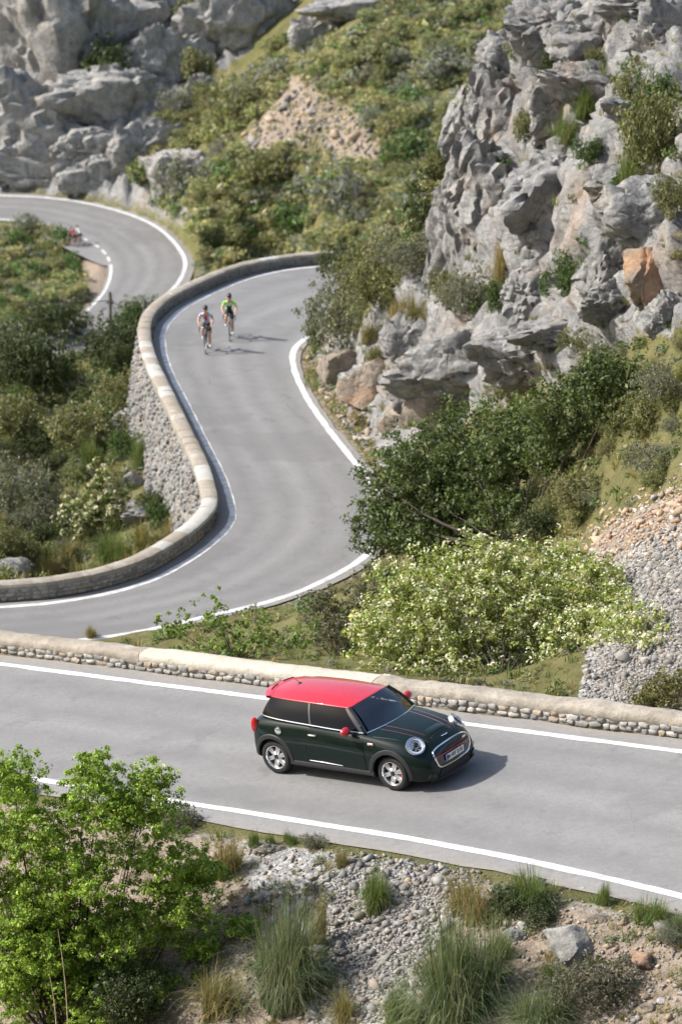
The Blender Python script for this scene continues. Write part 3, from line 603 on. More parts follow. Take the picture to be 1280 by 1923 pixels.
for a in [
 (935, 225, 125, 150, 'bulging fluted grey boulder on the cliff edge, highest of the left skyline', 0, 0, (.1, .1)),
 (868, 250, 66, 105, 'small rounded grey crag sticking out furthest left on the cliff skyline', 6, 1.0, (0, .2)),
 (955, 120, 120, 80, 'pale knobbly crag just above the fluted boulder on the skyline', 4, .5, (0, .3)),
 (1040, 55, 150, 110, 'broad pale crag at the cliff top below the upper frame edge', 7, 2.0, (.1, 0)),
 (1130, 70, 150, 130, 'cracked grey crag at the cliff top between two darker clefts', 3, 2.5, (0, -.2)),
 (1250, 75, 120, 120, 'dark rounded boulder at the upper right corner of the photo', 6, .3, (0, .2)),
 (1200, 10, 180, 80, 'flat topped pale crag at the upper right frame edge', 5, 1.4, (0, .1)),
 (1130, 165, 150, 70, 'low slanting ledge under the cracked crag at the cliff top', 1, .2, (0, .25)),
 (1040, 215, 80, 100, 'narrow grey rib right of the fluted boulder', 2, .9, (.1, .1)),
 (1190, 215, 110, 60, 'pale sloping slab above the green hanging shrub at the right edge', 3, .1, (0, .3)),
 (890, 370, 150, 180, 'tall streaked slab below the fluted boulder', 0, .25, (.15, .18)),
 (870, 470, 100, 150, 'streaked grey foot of the tall slab above the roadside bush', 2, .5, (.1, .15)),
 (1040, 380, 175, 200, 'big blocky pillar with diagonal cracks in the middle of the cliff', 3, .2, (.1, -.15)),
 (1030, 470, 170, 130, 'overhanging block at the foot of the big pillar', 4, 2.4, (0, -.2)),
 (1000, 555, 110, 120, 'upright square block left of the green tuft in the cliff', 5, .1, (.05, 0)),
 (1140, 510, 80, 150, 'leaning white edged slab right of the green tuft in the cliff', 6, .2, (.1, .4)),
 (1215, 420, 190, 110, 'knobbly crag over the orange hollow at the right edge', 4, .4, (0, .1)),
 (1175, 350, 120, 90, 'grey crag tucked beneath the hanging shrub', 7, 1.9, (0, .1)),
 (1150, 570, 90, 70, 'low grey block left of the orange hollow', 1, .6, (0, .1)),
 (1060, 625, 170, 70, 'layered ledge at the base of the cliff pillars', 3, .1, (0, -.05)),
 (955, 640, 120, 70, 'small stepped ledge left of the layered ledge', 5, 1.0, (0, 0)),
 (880, 690, 200, 110, 'long pale slab low on the cliff above the dark tree', 1, .15, (.15, -.1)),
 (1000, 690, 170, 90, 'wide grey slab low on the cliff, right of the long pale slab', 2, .3, (.1, .05)),
 (790, 720, 120, 100, 'jutting pale rock low on the cliff nearest the road line', 7, .7, (.1, -.1)),
 (815, 540, 60, 110, 'thin upright rock by the dry grass above the road bend', 0, .3, (0, .15)),
 (760, 650, 90, 80, 'brownish rock above the road bend', 4, .4, (0, .1)),
 (1260, 590, 90, 90, 'pale rock at the right frame edge below the orange hollow', 7, .2, (0, 0))]:
    crag(a[0], a[1], a[2]*1.15, a[3]*1.15, a[4], a[5], a[6], a[7], .9, .3, 'rock', 'limestone_crag', GC)
for a in [(1215, 510, 110, 110, 'orange brown rock face in the hollow at the right edge', 3, .3), (690, 730, 130, 110, 'ochre broken rock cut beside the road bend', 4, .2), (770, 800, 130, 100, 'reddish crumbling rock cut above the inner road line', 5, 1.2),
          (640, 690, 110, 80, 'ochre stones of the road cut under the grey roadside bush', 3, 2.2), (850, 770, 150, 90, 'tan rock half hidden behind the top of the dark tree', 2, .4)]:
    crag(a[0], a[1], a[2], a[3], a[4], a[5], a[6], (.1, .05), .7, .55, 'rock_warm', 'limestone_crag', GC)
crag(1232, 515, 100, 120, 'bright orange rock patch in the hollow at the right edge', 3, .3, (0, 0), .6, .72, 'rock_orange', 'limestone_crag', GC)
GF = 'crags of the rock face above the far bend'
for a in [(110, 120, 300, 260, 'huge pale rock face above the far bend, left of the dark ledge shrub', 2, .1, (.3, .25)), (280, 40, 190, 150, 'rounded pale rock mass at the top left beside the dark ledge shrub', 7, .3, (.2, .2)),
          (20, 40, 170, 110, 'rock shoulder in the upper left corner of the photo', 4, .9, (.2, .3)), (230, 200, 220, 160, 'broad cracked rock under the dark ledge shrub', 3, .2, (.3, .1)),
          (300, 150, 110, 140, 'upright rock right of the dark ledge shrub', 1, .2, (.2, 0)), (60, 260, 230, 170, 'furrowed rock at the left frame edge above the far bend', 0, .2, (.3, .3)),
          (190, 290, 170, 110, 'lumpy rock just above the far bend', 5, .5, (.3, .1)), (90, 335, 200, 70, 'low ledge along the outer line of the far bend', 6, .1, (.2, .1)),
          (455, 70, 150, 170, 'smooth slanting rock slab at the top between two strips of scrub', 1, .3, (.3, .35)), (200, 330, 110, 90, 'jointed rock at the roadside of the far bend', 3, 2, (.1, 0)),
          (270, 300, 130, 90, 'broken rock between scrub right of the far rock face', 4, .6, (.2, .1)), (330, 340, 100, 90, 'crumbling bank at the right of the far bend', 2, 1, (.1, 0)), (700, 15, 190, 50, 'flat grey outcrop at the top centre of the photo', 3, .1, (.2, 0)),
          (380, 175, 50, 40, 'small grey rock in the scrub below the slanting slab', 6, .3, (0, 0)), (590, 75, 90, 60, 'scattered grey outcrop right of the slanting slab', 4, .5, (0, 0))]:
    crag(a[0], a[1], a[2]*1.25, a[3]*1.25, a[4], a[5], a[6], a[7], .55, .5, 'rock_pale', 'limestone_crag', GF)
GL = 'rocks below the parapet wall'
for a in [(185, 805, 80, 60, 'dark angular rock in the scrub below the parapet', 3, .5, 'rock'), (235, 800, 75, 55, 'pale grey rock against the foot of the parapet', 1, 1, 'rock'), (240, 912, 60, 60, 'white boulder beside the parapet, left of two', 6, .2, 'rock_white'), (298, 922, 60, 50, 'tan grey boulder wedged against the parapet', 4, .2, 'rock'),
          (245, 955, 80, 45, 'flat pale stone under the white boulder', 3, .2, 'rock_white'), (290, 968, 90, 40, 'low grey slab at the grassy foot of the parapet', 1, .4, 'rock'), (40, 920, 40, 60, 'grey rock among the shrubs at the left frame edge', 2, .5, 'rock'), (25, 1080, 90, 60, 'pale rock behind the parapet at the left frame edge', 5, .2, 'rock_white'), (75, 1065, 40, 50, 'upright pale stone behind the parapet near the left edge', 7, .2, 'rock_white'), (150, 890, 40, 40, 'small grey stone above the cream flowering shrub', 6, .2, 'rock')]:
    crag(a[0], a[1], a[2], a[3], a[4], a[5], a[6], (0, .1), .8, .15, a[7], 'boulder', GL)
for u_, v_, w_, h_, l_, m_ in [(1075, 1772, 130, 84, 'large whitish boulder on the slope in front of the road', 'rock_white'), (1207, 1806, 56, 44, 'small orange stone on the slope at the lower right', 'rock_orange'), (972, 1762, 40, 26, 'grey stone left of the large whitish boulder', 'rock'), (985, 1745, 26, 22, 'little pale stone beside the low dark shrub', 'rock_white'),
                          (1127, 1729, 40, 24, 'tan stone up slope of the large whitish boulder', 'rock_warm'), (833, 1642, 24, 16, 'pale stone at the top of the gravel chute', 'rock_white'), (720, 1805, 28, 20, 'round pale stone low in the gravel chute', 'rock_white'), (708, 1820, 24, 18, 'lower round stone in the gravel chute', 'rock_white'), (730, 1850, 30, 20, 'grey stone near the foot of the gravel chute', 'rock'),
                          (1215, 1895, 30, 26, 'tan stone at the lower right frame edge', 'rock_warm'), (1170, 1735, 26, 18, 'ochre stone below the grass tuft at the right', 'rock_orange'), (1190, 1850, 34, 16, 'flat pale stone below the small orange stone', 'rock_white'), (505, 1600, 40, 26, 'grey stone under the road edge right of the green tree', 'rock')]:
    crag(u_, v_, w_, h_, l_, int(u_) % 8, u_*.1, (0, .1), .9, .1, m_, 'loose_stone', 'loose stones on the near slope')
g_ = hit(1240, 1884); mb = MB(); mb.lathe([(.0, .012), (.04, .013), (.056, .01), (.06, .0), (.056, -.012), (.0, -.012)], 24, 2); o = mb.build('white_disc', M['cap_white'], None, loc=g_[0]+[0, 0, .03], rot=(.5, .1, 0)); tag(o, 'small round white disc lying on the soil at the lower right', 'disc')

# ------------------------------------------------------------------ loose gravel
def chip(seed):                                          # an angular chip: the hull of a few points
    r = np.random.default_rng(seed+500); pts = r.uniform(-1, 1, (9, 3))*[1, .8, .75]; pts /= np.maximum(np.linalg.norm(pts, axis=1)[:, None], .75)
    bm = bmesh.new(); [bm.verts.new(v) for v in pts]; bmesh.ops.convex_hull(bm, input=bm.verts); bmesh.ops.delete(bm, geom=[v for v in bm.verts if not v.link_faces], context='VERTS'); bmesh.ops.triangulate(bm, faces=bm.faces)
    bm.verts.index_update(); V = np.array([v.co[:] for v in bm.verts]); Fs = np.array([[v.index for v in f.verts] for f in bm.faces]); bm.free(); return V*.55, Fs
def gravel(name, poly, n, size, cols, label, seed, parent=None, bury=.08):
    r = np.random.default_rng(seed); bs_ = [chip(s_) for s_ in range(12)]; u0, v0 = np.min(poly, 0); u1, v1 = np.max(poly, 0); VV, FF, CC = [], [], []; off = 0; k = 0; tries = 0
    while k < n and tries < n*4:
        tries += 1; u, v = r.uniform(u0, u1), r.uniform(v0, v1)
        if not in_poly(np.array([u+r.normal()*26]), np.array([v+r.normal()*22]), poly)[0]: continue
        g = hit(u, v)
        if g is None: continue
        q_ = (g[0]-CO) @ EY
        if -3.15 < q_ < 3.4 or (g[0][1] > 62 and road_clear(g[0][0], g[0][1]) < .6): continue
        P, nn, d = g; s_ = size*math.exp(r.normal()*.6); V, Fs = bs_[r.integers(12)]; a = r.random()*6.28; R = np.array(Matrix.Rotation(a, 3, 'Z') @ Matrix.Rotation(r.normal()*.8, 3, 'X'))
        V = V*np.array([1, r.uniform(.6, .9), r.uniform(.45, .75)])*s_ @ R.T+P+nn*s_*bury; c = cols[r.integers(len(cols))]; c = np.array(c)*r.uniform(.75, 1.2)
        VV.append(V); FF.append(Fs+off); CC.append(np.repeat(c[None], len(V), 0)); off += len(V); k += 1
    me = mesh(name, np.concatenate(VV), np.concatenate(FF), M['gravel'], False, np.concatenate(CC)); o = put(name, me, parent); return tag(o, label, 'gravel', None, 'stuff')
GREY = [(.25, .238, .22), (.31, .295, .27), (.19, .183, .175), (.37, .352, .32), (.27, .23, .185)]; TAN = [(.38, .28, .19), (.31, .24, .175), (.40, .34, .27), (.30, .285, .265)]
gravel('gravel_chute', [(690, 1600), (900, 1615), (880, 1700), (800, 1760), (760, 1923), (560, 1923), (640, 1750), (600, 1640)], 7500, .045, GREY, 'grey gravel spilling down the slope below the road', 1)
gravel('slope_stones', [(420, 1575), (1300, 1720), (1300, 1923), (380, 1923)], 4500, .045, TAN+GREY[:2], 'small tan and grey stones scattered over the near slope', 2)
gravel('scree', [(1090, 1330), (1120, 1240), (1180, 1130), (1160, 1060), (1280, 990), (1400, 940), (1400, 1400)], 19000, .05, GREY, 'grey scree slope at the right behind the wall', 3)
gravel('soil_stones', [(1090, 1020), (1180, 960), (1400, 870), (1400, 950), (1150, 1050)], 2200, .07, [(.46, .30, .19), (.5, .36, .25), (.42, .39, .36)], 'reddish stones on the bank at the right edge', 4)
gravel('track_stones', [(430, 290), (560, 140), (640, 190), (730, 290), (700, 330), (560, 280)], 1300, .24, GREY[:3]+[(.5, .38, .27)], 'grey stones strewn over the bare orange slope on the far hillside', 5)
gravel('roadside_stones', [(560, 660), (600, 690), (690, 830), (720, 890), (690, 870), (620, 780), (570, 720)], 1000, .13, TAN, 'stones fallen at the foot of the road cut', 6)
# ------------------------------------------------------------------ vegetation
def leaves(C, Nn, L, W, col, r, fold=.25):                # diamond leaves, one colour each
    n = len(C); T = r.normal(size=(n, 3)); T -= (T*Nn).sum(1)[:, None]*Nn; T /= np.linalg.norm(T, axis=1)[:, None]+1e-9; B = np.cross(Nn, T)
    L = np.broadcast_to(L, (n,))[:, None]; W = np.broadcast_to(W, (n,))[:, None]; up = Nn*W*fold
    V = np.stack([C-T*L, C-B*W+up, C+T*L, C+B*W+up], 1).reshape(-1, 3); return V, np.arange(4*n).reshape(n, 4), np.repeat(col, 4, 0)
def unit(v): return v/(np.linalg.norm(v, axis=-1, keepdims=True)+1e-9)
def palette(cols, n, r, var=.22):
    c = np.array(cols)[r.integers(len(cols), size=n)]; return np.clip(c*(1+var*r.normal(size=(n, 1)))*(1+.06*r.normal(size=(n, 3))), .01, .9)
def clusters(lumps, n, r, shell=(.55, 1.0)):              # lumps: (centre, radii); spread n tuft centres through them
    wts = np.array([np.prod(l[1])**.66 for l in lumps]); which = r.choice(len(lumps), n, p=wts/wts.sum()); C = np.array([l[0] for l in lumps])[which]; R = np.array([l[1] for l in lumps])[which]
    d = unit(r.normal(size=(n, 3))); q = r.uniform(shell[0], shell[1], (n, 1)); wob = 1+.28*fbm(d*1.9+C*.7, 3, 5)[:, None]
    return C+d*R*q*wob, unit(d/R)
def foliage(lumps, ncl, per, crad, leaf, cols, seed, shell=(.5, 1.0), upb=.35, flat=.7, ccols=None, flower=None):
    r = np.random.default_rng(seed); P, O = clusters(lumps, ncl, r, shell); n = ncl*per; k = np.repeat(np.arange(ncl), per)
    d = unit(r.normal(size=(n, 3))+O[k]*.5); cr = (crad*np.exp(r.normal(size=ncl)*.3))[k][:, None]; C = P[k]+d*cr*r.uniform(.3, 1, (n, 1))*[1, 1, flat]
    Nn = unit(d*.6+r.normal(size=(n, 3))*.55+[0, 0, upb]); tone = (1+.16*r.normal(size=ncl))[k][:, None]
    L = leaf*np.exp(r.normal(size=n)*.25); col = palette(cols, n, r)*tone; V, Fq, cc = leaves(C, Nn, L, L*r.uniform(.38, .6, n), col, r)
    if flower:
        fcol, frac, fs = flower; m = int(n*frac); fk = r.integers(ncl, size=m); out = r.random(ncl) < .8; d2 = unit(r.normal(size=(m, 3))*.6+O[fk]+[0, 0, .7]); C2 = P[fk]+d2*crad*r.uniform(.8, 1.25, (m, 1)); keep = out[fk]; C2, d2 = C2[keep], d2[keep]; m = len(C2)
        V2, F2, c2 = leaves(C2, unit(d2+r.normal(size=(m, 3))*.5), fs*np.exp(r.normal(size=m)*.3), fs*.8, palette([fcol], m, r, .1), r); V, Fq, cc = np.concatenate([V, V2]), np.concatenate([Fq, F2+len(V)]), np.concatenate([cc, c2])
    return V, Fq, cc, P
def limbs(base, tips, r0, seed, n=9, wander=.12, sub=None):   # tapering branches from one stock
    r = np.random.default_rng(seed); mb = MB()
    for t in tips:
        L = np.linalg.norm(t-base); k = np.linspace(0, 1, n)[:, None]; mid = base+(t-base)*k; mid[:, 2] -= (np.sin(k[:, 0]*np.pi)*.05*L)
        w = np.cumsum(r.normal(size=(n, 3)), 0)*wander*L/n; w -= w[-1]*k; mid += w; mb.tube(mid, r0*(1-k[:, 0]*.8)**1.4*r.uniform(.45, 1.0), 6)
    return mb
G_OLIVE = [(.165, .17, .07), (.19, .19, .08), (.14, .155, .06), (.215, .205, .10)]; G_YEL = [(.255, .25, .105), (.29, .28, .13), (.215, .225, .09), (.235, .225, .11)]; G_GREY = [(.17, .18, .125), (.21, .215, .155), (.14, .155, .105), (.23, .22, .17)]
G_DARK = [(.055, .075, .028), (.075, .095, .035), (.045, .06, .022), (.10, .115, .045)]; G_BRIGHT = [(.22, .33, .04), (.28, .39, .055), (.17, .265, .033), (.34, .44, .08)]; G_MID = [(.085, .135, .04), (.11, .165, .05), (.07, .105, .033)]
# --- shrub library (unit half-width, base at z=0)
def shrub_mesh(seed, ncl, per, crad, leaf, cols, hgt=.9, twiggy=True, upb=.35, flower=None):
    r = np.random.default_rng(seed); L = []
    for i in range(7): a = r.random()*6.28; q = r.uniform(.15, .6); L.append((np.array([math.cos(a)*q, math.sin(a)*q, hgt*r.uniform(.3, .62)]), np.array([r.uniform(.3, .48)]*2+[hgt*r.uniform(.28, .42)])))
    V, Fq, cc, P = foliage(L, ncl, per, crad, leaf, cols, seed, (.35, 1.0), upb, .8, flower=flower); V[:, 2] = np.maximum(V[:, 2], -.05); me = mesh('shrub', V, Fq, M['leaf'], False, cc)
    return me
SH = {'olive': [shrub_mesh(100+i, 170, 9, .12, .045, G_OLIVE) for i in range(4)], 'yellow': [shrub_mesh(120+i, 170, 9, .11, .05, G_YEL, .75) for i in range(4)], 'grey': [shrub_mesh(140+i, 190, 9, .11, .04, G_GREY, .9) for i in range(3)],
      'dark': [shrub_mesh(160+i, 190, 10, .12, .042, G_DARK, 1.0) for i in range(3)], 'green': [shrub_mesh(180+i, 180, 9, .12, .045, G_MID, .9) for i in range(2)]}
SHN = {'olive': [shrub_mesh(200, 520, 16, .075, .022, G_OLIVE)], 'grey': [shrub_mesh(210, 620, 16, .07, .02, G_GREY)], 'dark': [shrub_mesh(220+i, 620, 16, .07, .021, G_DARK, 1.0) for i in range(2)], 'green': [shrub_mesh(230+i, 560, 16, .075, .022, G_MID) for i in range(2)], 'yellow': [shrub_mesh(240, 520, 16, .07, .022, G_YEL, .8)],
       'thyme': [shrub_mesh(250, 620, 18, .06, .016, [(.15, .14, .105), (.12, .125, .08), (.18, .16, .12)], .7)]}
def blades(seed, n, cols, spread=.55, hgt=1.0, w=.012, base=.16, subs=1):
    r = np.random.default_rng(seed); k = r.integers(subs, size=n); sa = r.random(subs)*6.28; sr = np.sqrt(r.random(subs))*(.42 if subs > 1 else 0); sh = r.uniform(.6, 1.0, subs) if subs > 1 else np.ones(1); lean = r.normal(size=(subs, 3))*[.14, .14, 0]
    a = r.random(n)*6.28; q = np.sqrt(r.random(n))*base; B = np.stack([np.cos(a)*q+np.cos(sa[k])*sr[k], np.sin(a)*q+np.sin(sa[k])*sr[k], 0*a], 1); a2 = a+r.normal(size=n)*1.1; D = np.stack([np.cos(a2), np.sin(a2), 0*a2], 1)
    h = hgt*r.uniform(.4, 1.0, n)*sh[k]; b = np.clip(r.gamma(2.0, .32, n), .05, 1.5); s = spread*b*1.25; side = np.stack([-D[:, 1], D[:, 0], 0*a], 1); T = [0, .3, .55, .8, 1.0]; V = []; nt_ = len(T)
    for t in T:
        p = B+D*(s*t**1.5)[:, None]+lean[k]*t+np.array([0, 0, 1.])*(h*(t*1.1-(.18+.62*np.minimum(b, 1.2))*t**2.5))[:, None]; ww = w*(1-t*.9); V += [p-side*ww, p+side*ww]
    V = np.stack(V, 1).reshape(-1, 3); o = (np.arange(n)*2*nt_)[:, None]; Fq = np.concatenate([o+np.array([[2*m, 2*m+1, 2*m+3, 2*m+2]]) for m in range(nt_-1)]); c = palette(cols, n, r, .22); return V, Fq, np.repeat(c, 2*nt_, 0)
def tuss(seed, n, cols, **k): V, Fq, c = blades(seed, n, cols, **k); return mesh('tussock', V, Fq, M['grass'], False, c)
C_GR = [(.13, .20, .045), (.10, .16, .04), (.17, .22, .07), (.24, .22, .10)]; C_DRY = [(.30, .24, .10), (.36, .29, .15), (.22, .20, .08), (.16, .17, .055)]; C_BLUE = [(.15, .20, .10), (.19, .23, .13), (.12, .16, .07), (.27, .26, .15)]
TU = {'green': [tuss(300+i, 900, C_GR, spread=.5, w=.010, base=.2, subs=5) for i in range(3)], 'dry': [tuss(310+i, 700, C_DRY, spread=.5, w=.009, base=.16, subs=4) for i in range(3)], 'blue': [tuss(320+i, 2200, C_BLUE, spread=.62, w=.0075, base=.24, subs=7) for i in range(3)], 'gold': [tuss(330+i, 750, [(.34, .26, .11), (.42, .33, .17), (.20, .19, .07)], spread=.5, w=.009, base=.16, subs=4) for i in range(2)]}
def plant(name, me, u, v, w, h, label, cat, group=None, tint=(1, 1, 1), rz=None, sink=.08, unit_h=.95, push=0.0):
    g = hit(u, v)
    if g is None: return None
    P, n, d = g; k = d/F; P = P+np.array(ray(u, v))*push; wide = 1.3 if name == 'shrub' else 1.0; sw, sh_ = w*k/2*wide, h*k/unit_h*(1.12 if name == 'shrub' else 1.0)
    o = put(name, me, None, P-np.array([0, 0, sink*sh_]), (0, 0, random.random()*6.28 if rz is None else rz), (sw, sw, sh_)); o.color = (*tint, 1); return tag(o, label, cat, group)
# --- shrubs that stand out, each by its own description: (u, v of the foot, width, height in photo pixels)
GH = 'shrubs on the far hillside'
for u, v, w, h, kd, l in [
 (215, 155, 115, 90, 'dark', 'dark shrub on the ledge in the middle of the far rock face'), (10, 300, 60, 70, 'dark', 'dark green shrub at the left edge above the far bend'), (75, 30, 80, 50, 'grey', 'grey shrub at the top left corner in a rock cleft'), (50, 112, 60, 35, 'olive', 'flat dark shrub on the rocks near the left edge'),
 (25, 100, 60, 30, 'yellow', 'yellowish shrub left of the flat dark one on the rocks'), (262, 345, 75, 65, 'green', 'round green shrub on the bank right of the far rock face'), (340, 365, 95, 90, 'grey', 'brownish grey shrub on the bank right of the round green one'), (390, 335, 60, 45, 'grey', 'small blue grey shrub below the slanting rock slab'),
 (485, 335, 130, 70, 'olive', 'wide olive shrub at the foot of the bare orange slope'), (625, 395, 150, 100, 'grey', 'large grey green shrub below the bare orange slope'), (445, 230, 130, 90, 'olive', 'large olive shrub left of the bare orange slope'), (500, 165, 110, 70, 'grey', 'greyish shrub up left of the bare orange slope'), (395, 465, 45, 40, 'dark', 'small dark shrub at the roadside right of the far bend'),
 (850, 150, 150, 80, 'grey', 'grey brown shrub high on the far hillside near the cliff'), (560, 425, 130, 60, 'green', 'green shrub between the far bend and the parapet end'), (700, 120, 110, 60, 'olive', 'olive shrub high in the middle of the far hillside'), (760, 300, 120, 70, 'green', 'green shrub right of the bare orange slope'),
 (355, 60, 70, 90, 'olive', 'olive scrub in the gap left of the slanting rock slab'), (370, 150, 70, 90, 'yellow', 'yellowish scrub in the gap under the slanting rock slab'), (330, 210, 70, 50, 'grey', 'grey shrub at the lower end of the rock gap')]:
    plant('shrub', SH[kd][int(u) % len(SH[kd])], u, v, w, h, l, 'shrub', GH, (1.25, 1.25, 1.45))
GCL = 'plants growing on the cliff'
for u, v, w, h, kd, l in [
 (645, 655, 175, 175, 'grey', 'big grey green bush overhanging the road at the inside of the bend'), (590, 660, 50, 90, 'green', 'fresh green stems at the left foot of the big grey bush'), (715, 590, 150, 130, 'olive', 'olive bush behind the big grey roadside bush'), (690, 530, 130, 90, 'olive', 'olive bush on the shoulder above the big grey roadside bush'), (760, 520, 130, 110, 'grey', 'grey bush left of the streaked slab'), (630, 530, 110, 80, 'dark', 'dark bush closing off the far end of the middle road'), (800, 485, 120, 170, 'dark', 'dark bush at the left foot of the cliff'), 
 (880, 590, 130, 110, 'grey', 'grey bush in the hollow below the streaked slab'), (930, 585, 60, 70, 'green', 'green shrub right of the grey bush in the hollow'), (1045, 560, 85, 100, 'green', 'bright green tuft growing from the middle of the cliff'), (1215, 330, 190, 200, 'olive', 'large olive shrub hanging down the cliff at the right edge'), (1240, 240, 140, 120, 'green', 'green shrub above the hanging one at the right edge'),
 (1040, 150, 60, 70, 'dark', 'dark shrub in the cleft under the cliff top'), (1030, 60, 50, 60, 'dark', 'small dark shrub at the very top of the cliff edge'), (1185, 470, 80, 60, 'dark', 'dark tuft above the orange hollow'), (1160, 400, 60, 80, 'green', 'little green shrub under the hanging one'), (1180, 200, 110, 90, 'olive', 'olive shrub left of the green one high at the right edge'), (1260, 400, 90, 90, 'olive', 'olive shrub at the right edge above the orange hollow'), (985, 260, 50, 70, 'olive', 'small olive shrub right of the fluted boulder'), (1110, 310, 70, 60, 'green', 'small green shrub right of the big pillar top'), (840, 560, 90, 70, 'olive', 'olive shrub at the left foot of the streaked slab'), (960, 745, 110, 60, 'olive', 'olive scrub along the foot of the wide grey slab'), (1085, 660, 90, 60, 'olive', 'olive shrub at the right end of the layered ledge'), (700, 690, 60, 50, 'olive', 'small olive shrub in the road cut below the big grey bush'), (1000, 20, 60, 50, 'olive', 'olive shrub on the cliff edge at the top of the photo'), (1115, 120, 50, 40, 'olive', 'olive shrub in the cleft beside the cracked crag'), (820, 350, 70, 90, 'olive', 'olive shrub behind the left skyline of the cliff'),
 (745, 740, 40, 50, 'green', 'small green shrub in the road cut'), (1200, 830, 160, 120, 'olive', 'olive scrub right of the dark tree below the cliff'), (1260, 760, 140, 100, 'grey', 'grey scrub at the right edge under the cliff'), (1100, 960, 150, 90, 'olive', 'olive scrub on the bank right of the dark tree'), (1230, 900, 120, 80, 'grey', 'grey scrub on the top of the reddish bank'), (1150, 690, 120, 70, 'grey', 'grey shrub behind the top of the dark tree'), (1020, 1010, 110, 60, 'dark', 'dark low scrub at the foot of the dark tree')]:
    plant('shrub', SHN[kd][int(u) % len(SHN[kd])], u, v, w, h, l, 'shrub', GCL)
for u, v, w, h, kd, l in [
 (1065, 85, 70, 50, 'dry', 'dry grass tuft on the ledge at the cliff top'), (1100, 210, 80, 110, 'green', 'long grass hanging between two crags below the cliff top'), (1010, 200, 60, 80, 'dry', 'dry grass right of the fluted boulder'), (745, 610, 90, 90, 'gold', 'golden grass tuft beside the big grey roadside bush'), (785, 600, 70, 80, 'dry', 'dry grass right of the golden tuft above the bend'), (940, 520, 80, 110, 'gold', 'golden grass against the pillar of the cliff'), (1060, 260, 90, 80, 'green', 'green grass tuft in the middle of the upper cliff'), (1200, 370, 110, 140, 'green', 'long green grass below the hanging shrub'), (1110, 690, 80, 70, 'dry', 'pale grass at the right foot of the cliff'), (790, 700, 60, 70, 'dry', 'dry grass on the jutting pale rock'), (1240, 560, 40, 70, 'gold', 'golden grass in the orange hollow'), (985, 350, 40, 90, 'dry', 'dry grass in the cleft left of the big pillar'), (700, 640, 60, 60, 'dry', 'dry grass on top of the road cut'), (870, 720, 50, 50, 'gold', 'golden tuft on the long pale slab'), (900, 330, 60, 40, 'dry', 'dry grass under the fluted boulder')]:
    plant('grass_tuft', TU[kd][int(u) % len(TU[kd])], u, v, w*1.25, h*1.15, l, 'grass', GCL, unit_h=.85)
GM = 'plants below the parapet wall'
for u, v, w, h, kd, l in [
 (80, 760, 200, 150, 'dark', 'big dark bush at the left below the parapet'), (210, 700, 170, 110, 'dark', 'dark bush left of the parapet opposite the riders'), (20, 830, 160, 110, 'olive', 'olive bush at the left edge below the parapet'), (150, 850, 200, 120, 'olive', 'wide olive bush in front of the dark ones below the parapet'), (30, 960, 150, 120, 'grey', 'grey green bush at the left edge above the pale rocks'), (90, 1010, 120, 110, 'grey', 'grey bush behind the cream flowering shrub'), (260, 640, 130, 90, 'green', 'green bush tops hiding the foot of the second pole'), (20, 700, 150, 110, 'grey', 'grey bush at the left edge below the wire'), (120, 640, 150, 80, 'dark', 'dark bush in front of the lower road'), (230, 860, 90, 60, 'green', 'small green bush against the outer wall face'), (300, 870, 50, 45, 'green', 'little plant at the outer foot of the parapet'), (235, 770, 130, 90, 'olive', 'olive bush above the grey rocks beside the parapet'), (245, 715, 110, 90, 'dark', 'dark bush pressed against the outer wall face'), (300, 990, 90, 60, 'green', 'green bush at the foot of the outer wall face'), (0, 1040, 120, 70, 'olive', 'low olive scrub at the left edge behind the parapet')]:
    plant('shrub', SHN[kd][int(u) % len(SHN[kd])], u, v, w, h, l, 'shrub', GM)
for u, v, w, h, kd, l in [(270, 880, 70, 100, 'green', 'tall green grass beside the outer wall face'), (130, 1060, 110, 80, 'dry', 'dry grass behind the parapet near the pale stones'), (220, 1050, 120, 90, 'green', 'green grass behind the near curve of the parapet'), (290, 1030, 110, 80, 'dry', 'brownish grass inside the curve of the parapet'), (330, 1005, 70, 60, 'gold', 'golden grass where the parapet turns'), (180, 880, 90, 90, 'green', 'grass tuft above the cream flowering shrub'), (90, 1085, 80, 60, 'gold', 'golden grass right of the upright pale stone')]:
    plant('grass_tuft', TU[kd][int(u) % len(TU[kd])], u, v, w*1.2, h*1.2, l, 'grass', GM, unit_h=.85)
# --- bushes with parts of their own
def tree(name, label, cat, base, lumps, ncl, per, crad, leaf, cols, seed, trunk_r, ntips=12, tint=(1, 1, 1), flower=None, shell=(.5, 1.0), upb=.35, stock=None):
    t = thing(name, label, cat, base); b = np.array(base); Ls = [(np.array(c)-b, np.array(r)) for c, r in lumps]
    V, Fq, cc, P = foliage(Ls, ncl, per, crad, leaf, cols, seed, shell, upb, .7, flower=flower); o = put('crown', mesh('crown', V, Fq, M['leaf'], False, cc), t); o.color = (*tint, 1)
    r = np.random.default_rng(seed); tips = P[r.choice(len(P), ntips, replace=False)]; st = np.zeros(3) if stock is None else np.array(stock)
    mb = limbs(st, tips, trunk_r, seed+1)
    for c in [l[0] for l in Ls]: mb2 = limbs(st, [c], trunk_r*1.3, seed+2); mb.V += mb2.V; mb.F += [tuple(i+mb.n for i in f) for f in mb2.F]; mb.n += mb2.n
    mb.build('trunk', M['bark'], t); return t
def lump_at(u, v, y, w, h, d=None): c = at_y(u, v, y); k = y/math.cos(PITCH)/F; return (c, np.array([w*k/2, (d or w)*k/2, h*k/2]))
